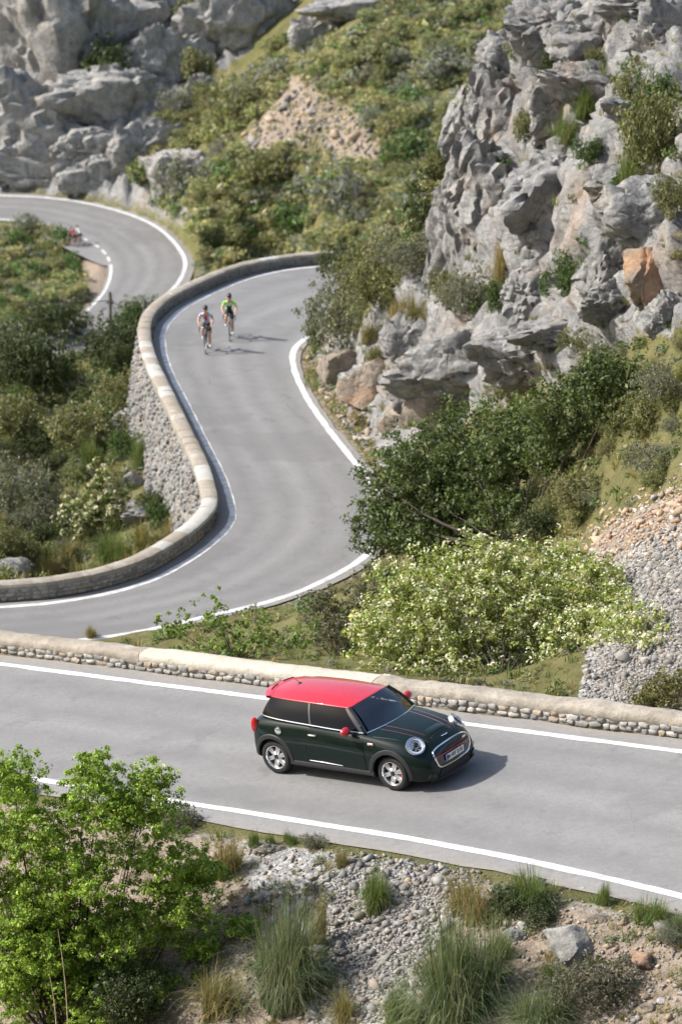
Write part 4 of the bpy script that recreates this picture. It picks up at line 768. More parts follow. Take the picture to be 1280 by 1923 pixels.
# dark evergreen tree beside the middle road
y0 = 76.0
tree('evergreen_tree', 'spreading dark green tree at the foot of the cliff, hiding the inner road line', 'tree', tuple(at_z(965, 1030, drop_to(at_y(965, 1030, 77)[0], 77))),
     [lump_at(790, 910, y0-1, 250, 210), lump_at(725, 985, y0-1.5, 140, 130), lump_at(870, 850, y0-1, 200, 190), lump_at(890, 950, y0-2, 190, 160), lump_at(970, 820, y0-3, 150, 150), lump_at(1060, 780, y0-6, 160, 150), lump_at(1150, 720, y0-8, 160, 150), lump_at(1180, 770, y0-8, 100, 80), lump_at(830, 1010, y0-2.5, 200, 110), lump_at(930, 870, y0-3, 120, 90), lump_at(1030, 850, y0-5, 110, 70), lump_at(960, 960, y0-4, 130, 110)],
     3000, 24, .24, .052, [(.08, .11, .035), (.11, .145, .048), (.065, .09, .03), (.14, .17, .06)], 41, .07, 22, shell=(.3, 1.08))
# big cream-flowering bush behind the wall
y1 = 56.5
tree('flowering_bush', 'broad light green bush covered in cream flowers behind the wall and the car', 'bush', tuple(at_z(940, 1290, drop_to(at_y(940, 1290, 56)[0], 56))),
     [lump_at(800, 1150, y1, 240, 200), lump_at(900, 1110, y1, 240, 180), lump_at(1010, 1110, y1, 240, 170), lump_at(1110, 1160, y1-.8, 220, 170), lump_at(720, 1210, y1-.6, 130, 110), lump_at(900, 1220, y1-.8, 260, 130), lump_at(1040, 1220, y1-.6, 220, 110), lump_at(1180, 1180, y1-2.6, 150, 120), lump_at(1100, 1220, y1-1.8, 170, 100), lump_at(1215, 1185, y1-3.5, 130, 80), lump_at(820, 1265, y1-1.2, 230, 80), lump_at(960, 1275, y1-1.4, 220, 70), lump_at(1090, 1265, y1-1.2, 200, 80), lump_at(1240, 1200, y1-4, 90, 60), lump_at(1160, 1210, y1-2.5, 130, 90), lump_at(690, 1180, y1, 80, 60), lump_at(760, 1110, y1+.2, 90, 80), lump_at(1120, 1080, y1+.3, 100, 60), lump_at(940, 1040, y1+.4, 90, 50), lump_at(820, 1060, y1+.3, 80, 70), lump_at(1050, 1050, y1+.4, 100, 60)],
     3000, 20, .15, .038, [(.26, .31, .08), (.33, .37, .11), (.20, .25, .06), (.40, .42, .15)], 43, .035, 16, flower=((.72, .70, .50), .30, .031), shell=(.25, 1.18))
for n_, (u, v, h) in enumerate(((830, 1085, 70), (1062, 1045, 50), (760, 1150, 60))): pass
# bright green young tree in the lower left corner
y2 = 43.0
L2 = [lump_at(60, 1560, y2, 220, 130), lump_at(190, 1500, y2, 170, 130), lump_at(270, 1520, y2, 150, 120), lump_at(310, 1620, y2, 190, 120), lump_at(150, 1640, y2-.3, 240, 130), lump_at(30, 1450, y2+.1, 110, 90), lump_at(170, 1440, y2, 90, 70), lump_at(290, 1460, y2, 80, 60), lump_at(340, 1700, y2-.2, 160, 110), lump_at(60, 1700, y2-.4, 180, 110), lump_at(230, 1740, y2-.3, 200, 110), lump_at(380, 1780, y2-.3, 120, 60), lump_at(20, 1860, y2-.9, 110, 140), lump_at(-60, 1600, y2, 160, 260), lump_at(300, 1850, y2-.5, 180, 90)]
tree('young_tree', 'bright green leafy tree in the lower left corner, overlapping the road', 'tree', tuple(at_y(130, 2010, 42.2)), L2+[lump_at(130, 1780, y2-.4, 240, 160), lump_at(200, 1880, y2-.6, 240, 140), lump_at(60, 1790, y2-.6, 160, 140), lump_at(420, 1840, y2-.5, 130, 50), lump_at(450, 1740, y2-.2, 90, 40), lump_at(390, 1640, y2, 90, 50)], 3300, 42, .11, .027, G_BRIGHT, 47, .04, 22, shell=(.3, 1.08))
# sapling-like shrub behind the wall
tree('sapling_bush', 'thin twiggy bush with fresh green leaves behind the left half of the wall', 'bush', tuple(at_z(440, 1240, drop_to(at_y(440, 1240, 60)[0], 60))),
     [lump_at(330, 1180, 60, 100, 90), lump_at(410, 1160, 60, 110, 110), lump_at(480, 1190, 60, 140, 90), lump_at(560, 1210, 60, 90, 80), lump_at(420, 1215, 59.5, 220, 60)], 190, 17, .10, .04, [(.20, .28, .06), (.24, .31, .09), (.16, .23, .05)], 51, .012, 60, shell=(.2, 1.1))
for a in [('dry_bush', 'greyish twiggy bush between the sapling bush and the flowering bush', 640, 1250, 61, [(640, 1170, 150, 140), (600, 1130, 80, 60), (690, 1110, 70, 110)], [(.17, .15, .11), (.13, .12, .08), (.15, .16, .08)], 53), ('roadside_bush', 'low olive bush at the right frame edge behind the wall', 1250, 1350, 50, [(1260, 1310, 160, 90), (1210, 1330, 60, 40)], [(.16, .15, .05), (.20, .18, .07), (.12, .12, .04)], 55)]:
    tree(a[0], a[1], 'bush', tuple(at_z(a[2], a[3], drop_to(at_y(a[2], a[3], a[4])[0], a[4]))), [lump_at(u, v, a[4], w, h) for u, v, w, h in a[5]], 260, 26, .13, .03, a[6], a[7], .02, 40, shell=(.3, 1.05))
tree('cream_shrub', 'shrub with cream flower spikes below the parapet', 'bush', tuple(hit(175, 1010)[0]), [lump_at(u, v, hit(175, 1010)[0][1], w, h) for u, v, w, h in ((150, 970, 90, 90), (200, 960, 100, 80), (185, 900, 50, 70), (215, 930, 60, 60))], 240, 20, .14, .05, [(.15, .19, .06), (.19, .22, .08)], 57, .02, 24, flower=((.60, .56, .38), .35, .05), shell=(.3, 1.05))
# --- near slope: grasses and low shrubs
GN = 'plants on the near slope'
for u, v, w, h, kd, l in [(545, 1860, 190, 250, 'blue', 'large blue green grass tussock right of the bright green tree'), (700, 1705, 100, 130, 'green', 'upright green tussock at the top of the gravel chute'), (870, 1900, 230, 270, 'blue', 'biggest grass tussock in the middle of the near slope'), (880, 1720, 130, 130, 'gold', 'golden grass above the biggest tussock'), (760, 1923, 120, 130, 'green', 'green grass at the lower frame edge in front of the gravel chute'), (1000, 1690, 140, 90, 'green', 'green tussock overlapping the road line at the right'), (1128, 1700, 50, 70, 'green', 'small green tuft on the road edge at the right'), (1222, 1735, 100, 80, 'green', 'green tuft at the road edge near the right frame edge'), (640, 1625, 50, 50, 'dry', 'small dry tuft by the road edge above the gravel chute'), (545, 1585, 40, 40, 'green', 'small green tuft below the road edge, left of the gravel'), (480, 1590, 40, 45, 'green', 'little green tuft right of the bright green tree'), (510, 1590, 36, 36, 'green', 'tiny green tuft on the road verge'), (430, 1640, 90, 110, 'gold', 'rusty golden grass beside the bright green tree'), (600, 1780, 60, 190, 'dry', 'dry stems right of the blue green tussock'), (420, 1900, 170, 130, 'dry', 'dry grass at the lower edge right of the bright green tree'), (930, 1810, 90, 90, 'green', 'green grass left of the large whitish boulder'), (1045, 1840, 90, 60, 'green', 'green grass under the large whitish boulder'), (1020, 1923, 160, 110, 'blue', 'blue green grass at the lower frame edge on the right'), (640, 1923, 110, 90, 'dry', 'sparse dry grass at the foot of the gravel chute'), (1275, 1750, 60, 50, 'blue', 'grey green tuft at the right frame edge')]:
    plant('grass_tussock', TU[kd][int(u) % len(TU[kd])], u, v, w*1.15, h*1.15, l, 'grass', GN, unit_h=.85)
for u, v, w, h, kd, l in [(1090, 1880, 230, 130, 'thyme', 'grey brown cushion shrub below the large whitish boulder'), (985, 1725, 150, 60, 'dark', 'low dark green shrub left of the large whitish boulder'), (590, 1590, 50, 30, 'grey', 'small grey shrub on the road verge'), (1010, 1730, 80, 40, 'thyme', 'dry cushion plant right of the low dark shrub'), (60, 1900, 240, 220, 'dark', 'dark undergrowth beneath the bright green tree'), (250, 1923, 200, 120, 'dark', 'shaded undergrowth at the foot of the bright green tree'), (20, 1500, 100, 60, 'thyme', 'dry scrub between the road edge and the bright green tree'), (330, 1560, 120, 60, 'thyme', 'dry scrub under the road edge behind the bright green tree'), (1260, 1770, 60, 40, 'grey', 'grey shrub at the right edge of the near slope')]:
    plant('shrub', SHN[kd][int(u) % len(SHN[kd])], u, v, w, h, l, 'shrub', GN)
plant('grass_tussock', TU['dry'][0], 172, 1200, 50, 40, 'small grass tuft growing behind the wall top at the left', 'grass', unit_h=.85, sink=.0)
for i_, (a, b) in enumerate((((128, 1990), (108, 1745)), ((105, 1990), (92, 1830)))):
    P0, P1 = at_y(*a, 41.0), at_y(*b, 41.4); k = np.linspace(0, 1, 8)[:, None]; pts = P0+(P1-P0)*k+np.array([.05, 0, 0])*np.sin(k*3); o = MB().tube(pts, .012*(1.1-k[:, 0]*.7), 6).build('dry_stalk', M['dry'], None); tag(o, ('taller', 'shorter')[i_]+' dry yellow stalk in front of the bright green tree', 'stalk', 'dry stalks')
# --- scrub that covers the slopes: the larger bushes one by one, the low cover as one mass
zones = [('far', [(230, 300), (390, 180), (560, 60), (600, -20), (1010, -20), (990, 90), (900, 170), (845, 240), (835, 420), (790, 500), (640, 470), (580, 470), (440, 510), (360, 480), (300, 400)], 175, (34, 78), ['yellow']*5+['olive']*5+['grey']*2+['green'], 'on the far hillside between the rock face and the cliff'),
         ('isl', [(-40, 415), (60, 425), (110, 455), (160, 520), (165, 560), (110, 610), (-40, 640)], 46, (34, 70), ['yellow']*3+['olive']*4+['green']*2+['grey'], 'inside the far bend at the left edge'),
         ('gap', [(340, -10), (390, -10), (400, 170), (350, 300), (230, 260), (330, 220), (355, 120)], 16, (26, 50), ['yellow', 'olive'], 'in the gap between the far rocks'),
         ('left', [(-40, 640), (200, 620), (250, 660), (265, 780), (330, 1000), (200, 1070), (-40, 1080)], 42, (50, 100), ['olive']*3+['dark']*3+['grey', 'green'], 'on the slope below the parapet'),
         ('bank', [(1050, 700), (1300, 640), (1300, 880), (1180, 950), (1080, 1000), (1010, 980), (1090, 880)], 26, (50, 95), ['yellow', 'olive', 'olive', 'grey'], 'on the bank right of the dark tree')]
LM = [(585, 235, 'the bare orange slope'), (455, 100, 'the slanting rock slab'), (340, 450, 'the outer line of the far bend'), (625, 350, 'the large grey green shrub'), (215, 110, 'the dark ledge shrub'), (850, 120, 'the grey brown shrub near the cliff'), (900, 225, 'the fluted boulder'), (560, 480, 'the far end of the parapet'), (700, 20, 'the flat grey outcrop'), (800, 480, 'the dark bush at the cliff foot'),
      (205, 560, 'the nearer utility pole'), (145, 445, 'the two far riders'), (20, 560, 'the wire at the left edge'), (240, 910, 'the white boulder by the parapet'), (210, 800, 'the two grey rocks by the parapet'), (180, 960, 'the cream flowering shrub'), (40, 1080, 'the pale rocks at the left edge'), (100, 720, 'the big dark bush at the left'), (1130, 740, 'the right crown of the dark tree'), (1200, 960, 'the reddish bank'), (1250, 650, 'the foot of the cliff')]
USED = {}
def by_landmark(what, u, v):
    d = sorted(LM, key=lambda l: (l[0]-u)**2+(l[1]-v)**2); out = None
    for lu, lv, nm in d[:3]:
        dx, dy = u-lu, v-lv; w = ('right of' if dx > 0 else 'left of') if abs(dx) > 1.8*abs(dy) else ('below' if dy > 0 else 'above') if abs(dy) > 1.8*abs(dx) else (('lower' if dy > 0 else 'upper')+(' right of' if dx > 0 else ' left of'))
        q = math.hypot(dx, dy); far_ = 'close ' if q < 45 else '' if q < 100 else 'well '
        t = f'{what} {far_}{w} {nm}'
        if t not in USED: USED[t] = 1; return t
    for n_ in ('second', 'third', 'fourth', 'fifth', 'sixth'):
        t2 = f'{n_} {what} {far_}{w} {nm}'
        if t2 not in USED: USED[t2] = 1; return t2
    return t
word = {'yellow': 'yellowish', 'olive': 'olive', 'grey': 'grey', 'green': 'green', 'dark': 'dark'}
r_ = np.random.default_rng(77); PTRACK = [(440, 285), (560, 140), (630, 190), (725, 280), (700, 315), (560, 270)]
for zn, poly, n, (s0, s1), kinds, where in zones:
    k = 0; u0, v0 = np.min(poly, 0); u1, v1 = np.max(poly, 0); spots = []
    for _ in range(n*30):
        if k >= n: break
        u, v = r_.uniform(u0, u1), r_.uniform(v0, v1)
        if not in_poly(np.array([u]), np.array([v]), poly)[0] or in_poly(np.array([u]), np.array([v]), PTRACK)[0]: continue
        if any((u-a)**2+((v-b)*1.3)**2 < (s0*.55)**2 for a, b in spots): continue
        g = hit(u, v)
        if g is None or road_clear(g[0][0], g[0][1]) < 1.6: continue
        kd = kinds[r_.integers(len(kinds))]; w = r_.uniform(s0, s1)*r_.uniform(.7, 1.1); spots.append((u, v)); lib = SHN if zn in ('left', 'bank') else SH
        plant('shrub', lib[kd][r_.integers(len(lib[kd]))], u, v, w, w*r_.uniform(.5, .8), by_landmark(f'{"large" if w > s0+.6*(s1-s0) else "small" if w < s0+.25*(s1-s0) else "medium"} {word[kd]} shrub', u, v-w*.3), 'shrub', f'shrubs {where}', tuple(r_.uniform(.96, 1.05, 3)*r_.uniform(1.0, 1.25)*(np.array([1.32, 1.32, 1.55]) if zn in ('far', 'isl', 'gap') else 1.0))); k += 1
def cover(name, label, items, cat='scrub', gain=1.0):              # items: (mesh, matrix, tint)
    VV, FF, CC = [], [], []; off = 0
    for (V, Fq, c), Mx, t in items:
        VV.append(V @ Mx[:3, :3].T+Mx[:3, 3]); FF.append(Fq+off); CC.append(np.clip(c*t*np.array(gain), 0, .8)); off += len(V)
    o = put(name, mesh(name, np.concatenate(VV), np.concatenate(FF), M['leaf'], False, np.concatenate(CC))); return tag(o, label, cat, None, 'stuff')
def tuft_data(seed, cols, ncl=25, per=4, leaf=.12):
    V, Fq, c, P = foliage([(np.array([0, 0, .3]), np.array([.7, .7, .42]))], ncl, per, .2, leaf, cols, seed, (.3, 1.0)); return V, Fq, c
TD = [tuft_data(400+i, c) for i, c in enumerate((G_YEL, G_OLIVE, G_YEL, G_GREY, G_MID))]; BD = [blades(420+i, 34, c, spread=.5, w=.026, base=.4) for i, c in enumerate((C_DRY, C_GR, C_DRY))]
def scatter(poly, n, size, pool, seed, clear=1.1, avoid=(), hs=1.0):
    r = np.random.default_rng(seed); out = []; u0, v0 = np.min(poly, 0); u1, v1 = np.max(poly, 0); t = 0
    while len(out) < n and t < n*8:
        t += 1; u, v = r.uniform(u0, u1), r.uniform(v0, v1)
        if not in_poly(np.array([u]), np.array([v]), poly)[0] or any(in_poly(np.array([u]), np.array([v]), a)[0] for a in avoid): continue
        g = hit(u, v)
        if g is None or (g[0][1] > 62 and road_clear(g[0][0], g[0][1]) < clear): continue
        s = size*math.exp(r.normal()*.35)*(g[2]/F); a = r.random()*6.28; c_, s_ = math.cos(a)*s, math.sin(a)*s
        out.append((pool[r.integers(len(pool))], np.array([[c_, -s_, 0, g[0][0]], [s_, c_, 0, g[0][1]], [0, 0, s*hs, g[0][2]-.05*s]]), r.uniform(.95, 1.4)))
    return out
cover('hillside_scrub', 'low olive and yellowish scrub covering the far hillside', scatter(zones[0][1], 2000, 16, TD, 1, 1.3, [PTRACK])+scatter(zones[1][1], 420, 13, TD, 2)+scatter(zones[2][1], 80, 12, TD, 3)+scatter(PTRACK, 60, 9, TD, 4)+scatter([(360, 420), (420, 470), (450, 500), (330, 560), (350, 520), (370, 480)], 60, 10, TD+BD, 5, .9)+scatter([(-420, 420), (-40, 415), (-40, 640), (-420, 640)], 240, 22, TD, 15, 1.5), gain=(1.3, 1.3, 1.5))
cover('slope_grass', 'mixed low scrub and grass on the slope below the parapet', scatter([(180, 640), (258, 600), (275, 720), (330, 880), (395, 1000), (320, 1030), (220, 860), (190, 740)], 700, 20, TD[1:]+BD, 13, 1.9)+scatter(zones[3][1], 520, 20, TD[1:]+BD, 6, 1.9)+scatter([(-420, 640), (-40, 640), (-40, 1090), (-420, 1100)], 220, 30, TD[1:], 16, 1.9)+scatter([(-40, 1080), (200, 1065), (340, 1000), (370, 1010), (300, 1050), (100, 1095), (-40, 1105)], 150, 18, BD+TD[1:2], 7, 1.6, hs=1.4))
cover('bank_grass', 'mixed scrub and dry grass around the trees between the two nearer roads', scatter([(690, 880), (900, 770), (1080, 720), (1300, 640), (1300, 900), (1090, 1010), (900, 1060), (700, 1060)], 420, 22, TD+BD, 8, .9)+scatter([(200, 1215), (640, 1090), (760, 1060), (1090, 1060), (1100, 1240), (1060, 1330), (700, 1270), (400, 1230)], 420, 22, TD[1:]+BD, 9, .8)+scatter([(565, 655), (640, 700), (700, 800), (720, 880), (700, 880), (640, 790), (570, 710)], 90, 16, BD, 10, .25))
cover('cliff_grass', 'small grass tufts and plants rooted in the cracks of the cliff', scatter(P_CLIFF, 520, 19, BD+BD+TD[1:2]+TD[4:], 11, .8, hs=1.2))
cover('verge_grass', 'thin grass and weeds over the slope in front of the road', scatter([(-20, 1520), (400, 1560), (1300, 1715), (1300, 1935), (-20, 1935)], 520, 17, BD+[TD[1], TD[3]], 12, 0, [[(640, 1600), (900, 1620), (800, 1760), (740, 1923), (600, 1923), (660, 1750)]], hs=1.1))
# ------------------------------------------------------------------ the car (its own frame: x forward, y left, z up)
def mk_paint_car(name, c, flake):
    k = N(name, .5, .08); p = k.coord('Object'); fl = k.noise(p, 900, 2, .5); k.col(k.mix(k.ramp(fl, [(.5, 0.0), (.8, 1.0)]), c, flake)); k.b.inputs['Metallic'].default_value = 0
    k.b.inputs['Coat Weight'].default_value = .8; k.b.inputs['Coat Roughness'].default_value = .02; k.b.inputs['Coat IOR'].default_value = 1.38; return k.m
M['green_paint'] = mk_paint_car('green_paint', (.0022, .0085, .0066), (.008, .022, .018)); M['red_paint'] = plain('red_paint', (.50, .010, .018), .30, 0, .5, 1.0)
M['chrome'] = plain('chrome', (.82, .82, .83), .09, 1); M['black_plastic'] = plain('black_plastic', (.022, .022, .024), .55, 0, .4); M['gloss_black'] = plain('gloss_black', (.008, .008, .009), .12, 0, .6, .6)
M['tyre'] = plain('tyre_rubber', (.025, .025, .026), .8, 0, .3); M['alloy'] = plain('alloy', (.72, .72, .73), .28, .85); M['seat'] = plain('seat_cloth', (.05, .05, .055), .85)
M['tail_red'] = plain('tail_lens', (.62, .02, .02), .12, 0, .6, .8); M['lamp_white'] = plain('lamp_lens', (.72, .75, .78), .08, .25, .8, 1.0); M['blue_strip'] = plain('blue_strip', (.02, .06, .45), .4); M['plate_white'] = plain('plate_white', (.82, .82, .80), .35); M['ink'] = plain('plate_ink', (.015, .015, .016), .4)
M['red_line'] = plain('red_line', (.22, .012, .016), .4); M['side_glass'] = plain('tinted_glass', (.002, .0024, .003), .03, 0, .16, 0)
def mk_screen():
    k = N('screen_glass'); t = k.t; tr = t.nodes.new('ShaderNodeBsdfTransparent'); tr.inputs[0].default_value = (.62, .70, .72, 1); gl = t.nodes.new('ShaderNodeBsdfGlossy'); gl.inputs['Roughness'].default_value = .02; fr = t.nodes.new('ShaderNodeFresnel'); fr.inputs[0].default_value = 2.5
    ms = t.nodes.new('ShaderNodeMixShader'); t.links.new(fr.outputs[0], ms.inputs[0]); t.links.new(tr.outputs[0], ms.inputs[1]); t.links.new(gl.outputs[0], ms.inputs[2]); t.links.new(ms.outputs[0], k.out.inputs[0]); return k.m
M['screen'] = mk_screen()
car = thing('hatchback_car', 'small dark green hatchback with red roof and red mirrors driving on the near road', 'car'); car.matrix_world = CARM
X_ = np.array([-.57, -.52, -.43, -.30, -.12, .10, .45, .9, 1.4, 1.8, 2.0, 2.15, 2.45, 2.7, 2.88, 3.02, 3.13, 3.215, 3.245])
YM = np.array([.56, .70, .775, .815, .84, .855, .85, .845, .845, .845, .845, .85, .857, .855, .835, .79, .725, .655, .56])
YS = np.array([.44, .58, .66, .715, .75, .77, .785, .79, .785, .77, .76, .755, .735, .70, .64, .57, .50, .43, .32])
ZS = np.array([.76, .88, .955, 1.0, 1.015, 1.015, 1.01, 1.0, .98, .96, .945, .93, .905, .87, .825, .775, .715, .655, .585])
ZC = np.array([.78, .90, .98, 1.02, 1.03, 1.03, 1.03, 1.02, 1.0, .99, 1.0, 1.0, .965, .925, .885, .84, .785, .715, .625])
ZB = np.array([.34, .27, .24, .22, .21, .2, .19, .19, .19, .19, .19, .19, .19, .18, .175, .17, .165, .165, .17])
secs = []
for x, ym, ys, zs, z0, zb in zip(X_, YM, YS, ZS, ZC, ZB):
    h = [(0, zb), (ym-.10, zb), (ym-.03, zb+.05), (ym, .42 if zs > .7 else .40), (ym-.008, zs-.22), ((ym+ys)/2+.012, zs-.075), (ys-.01, zs-.005), (ys*.72, zs+(z0-zs)*.62), (ys*.36, zs+(z0-zs)*.92), (0, z0)]
    full = [(-y, z) for y, z in h]+[(y, z) for y, z in h[-2:0:-1]]; secs.append([(x, y, z) for y, z in full])
G = np.array(secs); nS, nP = G.shape[:2]; mb = MB().grid(G, True); mb.add(G[0], [tuple(range(nP))]); mb.add(G[-1], [tuple(range(nP))[::-1]])
tmp = mb.build('tmp', None, None)
bm = bmesh.new(); bm.from_mesh(tmp.data); bmesh.ops.remove_doubles(bm, verts=bm.verts, dist=1e-5); bmesh.ops.recalc_face_normals(bm, faces=bm.faces); bm.to_mesh(tmp.data); bm.free()
md = tmp.modifiers.new('s', 'SUBSURF'); md.levels = 3; md.render_levels = 3
def evald(o):
    dg = bpy.context.evaluated_depsgraph_get(); dg.update(); return bpy.data.meshes.new_from_object(o.evaluated_get(dg))
smooth_me = evald(tmp); CB = BVHTree.FromPolygons([v.co[:] for v in smooth_me.vertices], [p.vertices[:] for p in smooth_me.polygons])
for x0 in (0.0, 2.495):
    for sg in (-1, 1):
        cyl = MB().lathe([(0, .52*sg), (.362, .52*sg), (.362, 1.1*sg), (0, 1.1*sg)], 48, 1, (x0, 0, .315)).build('cut', None, None); bmx = bmesh.new(); bmx.from_mesh(cyl.data); bmesh.ops.remove_doubles(bmx, verts=bmx.verts, dist=1e-5); bmesh.ops.recalc_face_normals(bmx, faces=bmx.faces); bmx.to_mesh(cyl.data); bmx.free()
        bo = tmp.modifiers.new('b', 'BOOLEAN'); bo.operation = 'DIFFERENCE'; bo.object = cyl; bo.solver = 'EXACT'; cyl['cut'] = 1
bodym = evald(tmp); bodym.materials.clear(); bodym.materials.append(M['green_paint']); bodym.polygons.foreach_set('use_smooth', np.ones(len(bodym.polygons), bool))
try: bodym.set_sharp_from_angle(angle=math.radians(38))
except Exception: pass
for o in [tmp]+[o for o in list(bpy.data.objects) if o.get('cut')]: bpy.data.objects.remove(o)
body = put('body', bodym, car)
def pj(o, d): h = CB.ray_cast(Vector(o), Vector(d)); return (np.array(h[0]), np.array(h[1])) if h[0] is not None else (np.array(o)+np.array(d)*2, -np.array(d))
def side(x, z, s=-1, off=.004):
    x = max(x, -.47); z = max(z, .30 if x < -.2 else .24 if x > 2.85 else z); P, n = pj((x, 3*s, z), (0, -s, 0)); n = n*np.sign(n[1]*s or 1); return P+n*off
def front(y, z, off=.004): P, n = pj((5, y, z), (-1, 0, 0)); return P+np.array([1, 0, 0])*off
def top(x, y, off=.004): P, n = pj((x, y, 3), (0, 0, -1)); return P+np.array([0, 0, 1])*off
def patch_side(c, s, nx=14, nz=9, off=.004):              # c: four (x,z) corners: rear-low, front-low, front-high, rear-high
    c = np.array(c, float); G = []
    for t in np.linspace(0, 1, nz):
        a = c[0]+(c[3]-c[0])*t; b = c[1]+(c[2]-c[1])*t; G.append([side(*(a+(b-a)*k), s, off) for k in np.linspace(0, 1, nx)])
    return np.array(G)
for s in (-1, 1):
    d = MB().grid(patch_side([(.70, .335), (2.0, .325), (1.95, .925), (.835, .965)], s, off=.006)).build('door', M['green_paint'], car)
    hp = side(.918, .845, s, .02); MB().tube([hp+[-.085, 0, 0], hp+[-.03, .012*s, .004], hp+[.03, .012*s, .004], hp+[.085, 0, 0]], [.012, .017, .017, .012], 8).build('handle', M['chrome'], d)
    MB().tube([side(.80, .375, s, .012), side(1.1, .372, s, .014), side(1.5, .355, s, .010)], [.006, .012, .004], 6).build('trim_strip', M['chrome'], d)
    MB().tube([side(x, z, s, .001) for x, z in ((.848, .975), (.80, .8), (.73, .6), (.69, .36))], .006, 5).build('door_gap', M['ink'], car); MB().tube([side(x, z, s, .001) for x, z in ((1.965, .93), (1.99, .7), (2.012, .5), (2.016, .33))], .006, 5).build('door_gap', M['ink'], car)
    for x0, nm in ((0.0, 'rear'), (2.495, 'front')):      # wheel-arch cladding
        G = []
        for r_a, off in ((.352, -.03), (.356, .012), (.385, .016), (.425, .014), (.437, .002)):
            G.append([side(x0+math.cos(a)*r_a*1.02, max(.315+math.sin(a)*r_a, .2), s, off) for a in np.linspace(math.radians(-16), math.radians(196), 40)])
        MB().grid(np.array(G)).build('arch_cladding', M['black_plastic'], car)
    G = [[side(x, z, s, o_) for x in np.linspace(.36, 2.14, 20)] for z, o_ in ((.20, .0), (.215, .02), (.26, .026), (.315, .012), (.325, .002))]; MB().grid(np.array(G)).build('side_skirt', M['black_plastic'], car)
    c = side(.179, .846, s, .006) if s < 0 else None
    if c is not None: MB().lathe([(0, -.028), (.045, -.026), (.052, -.016), (.066, -.014), (.07, 0), (.07, .01)], 28, 1, c).build('fuel_cap', M['chrome'], car)
    b = side(2.137, .812, s, .01); bg_ = MB().box(b, (.13, .022, .046)).build('wing_badge', M['chrome'], car, bevel=.008); MB().box(b+[.022, .008*s, -.006], (.075, .012, .024)).build('red_insert', M['red_paint'], bg_, bevel=.003)
    # tail lamp
    t = side(-.375, .85, s, 0); MB().lathe([(0, .03), (.05, .024), (.078, .004), (.082, -.03), (.0, -.05)], 24, 1, (0, 0, 0)).build('tail_light', M['tail_red'], car, loc=t+[-.02, .008*s, 0], rot=(0, 0, math.radians(-38 if s > 0 else 180+38)), scale=(.85, 1.0, 1.75))
    # mirror
    mm = MB().tube([(1.72, .80*s, .965), (1.715, .86*s, .985)], [.022, .018], 8).build('mirror', M['black_plastic'], car)
    bm = bmesh.new(); bmesh.ops.create_uvsphere(bm, u_segments=20, v_segments=14, radius=1); V = np.array([v.co[:] for v in bm.verts]); Fs = [[v.index for v in f.verts] for f in bm.faces]; bm.free(); V = V*[.085, .115, .078]; V[:, 0] = np.where(V[:, 0] < 0, V[:, 0]*.55, V[:, 0]); MB().add(V+[1.705, .925*s, 1.03], Fs).build('mirror_cap', M['red_paint'], mm)
# greenhouse
roof_side = lambda s: [(1.585, .565*s, 1.318), (1.2, .595*s, 1.335), (.75, .605*s, 1.345), (.2, .585*s, 1.345), (-.13, .53*s, 1.335)]
rear_edge = [(-.13, -.53, 1.335), (-.24, -.28, 1.37), (-.27, 0, 1.378), (-.24, .28, 1.37), (-.13, .53, 1.335)]; front_edge = [(1.585, -.565, 1.318), (1.655, -.30, 1.362), (1.675, 0, 1.372), (1.655, .30, 1.362), (1.585, .565, 1.318)]
def coons(c0, c1, d0, d1, n, m, bulge=0):                 # c0,c1 run along u; d0,d1 along v and join their ends
    c0, c1 = crom(c0, n), crom(c1, n); d0, d1 = crom(d0, m), crom(d1, m); u = np.linspace(0, 1, n)[:, None, None]; v = np.linspace(0, 1, m)[None, :, None]
    S = (1-v)*c0[:, None]+v*c1[:, None]+(1-u)*d0[None]+u*d1[None]-((1-u)*(1-v)*c0[0]+u*(1-v)*c0[-1]+(1-u)*v*c1[0]+u*v*c1[-1])
    if bulge is not None: S = S+np.array(bulge)*(np.sin(np.pi*u)*np.sin(np.pi*v)) if np.ndim(bulge) else S
    return S
R_ = coons(roof_side(-1), roof_side(1), front_edge, rear_edge, 30, 22, np.array([0, 0, .035]))
def rim_down(S, dz, inn): return S
roof = MB().grid(R_).build('roof', M['red_paint'], car); md = roof.modifiers.new('s', 'SOLIDIFY'); md.thickness = .035; md.offset = -1; md2 = roof.modifiers.new('b', 'BEVEL'); md2.width = .012; md2.segments = 3; md2.limit_method = 'ANGLE'
sp_f = np.array(crom(rear_edge, 25)); back = np.array([[-(.13+.075*(1-(y/.53)**2)), 0, -.012-.02*(1-(y/.53)**2)] for y in sp_f[:, 1]]); Gs = np.stack([sp_f+[.03, 0, .004], sp_f+[-.03, 0, .008], sp_f+back*.5+[0, 0, .008], sp_f+back, sp_f+back+[.01, 0, -.03], sp_f+back*.3+[0, 0, -.045]], 0); Gs[:, :, 1] *= .985
sp = MB().grid(Gs).build('spoiler', M['red_paint'], roof)
for y0, y1 in ((-.34, -.06), (.06, .34)):
    P = [(float(np.interp(y, sp_f[:, 1], sp_f[:, 0]))-.045, y, float(np.interp(y, sp_f[:, 1], sp_f[:, 2]))+.004) for y in np.linspace(y0, y1, 9)]; MB().tube(P, [.004]+[.016]*7+[.004], 8).build('spoiler_slot', M['ink'], sp)
an = MB().lathe([(0, .03), (.02, .028), (.042, .012), (.05, 0)], 16, 2, (.112, 0, 1.405)).build('antenna', M['black_plastic'], roof); MB().tube([(.10, 0, 1.43), (.0, 0, 1.50)], [.006, .004], 6).build('antenna_rod', M['black_plastic'], an)
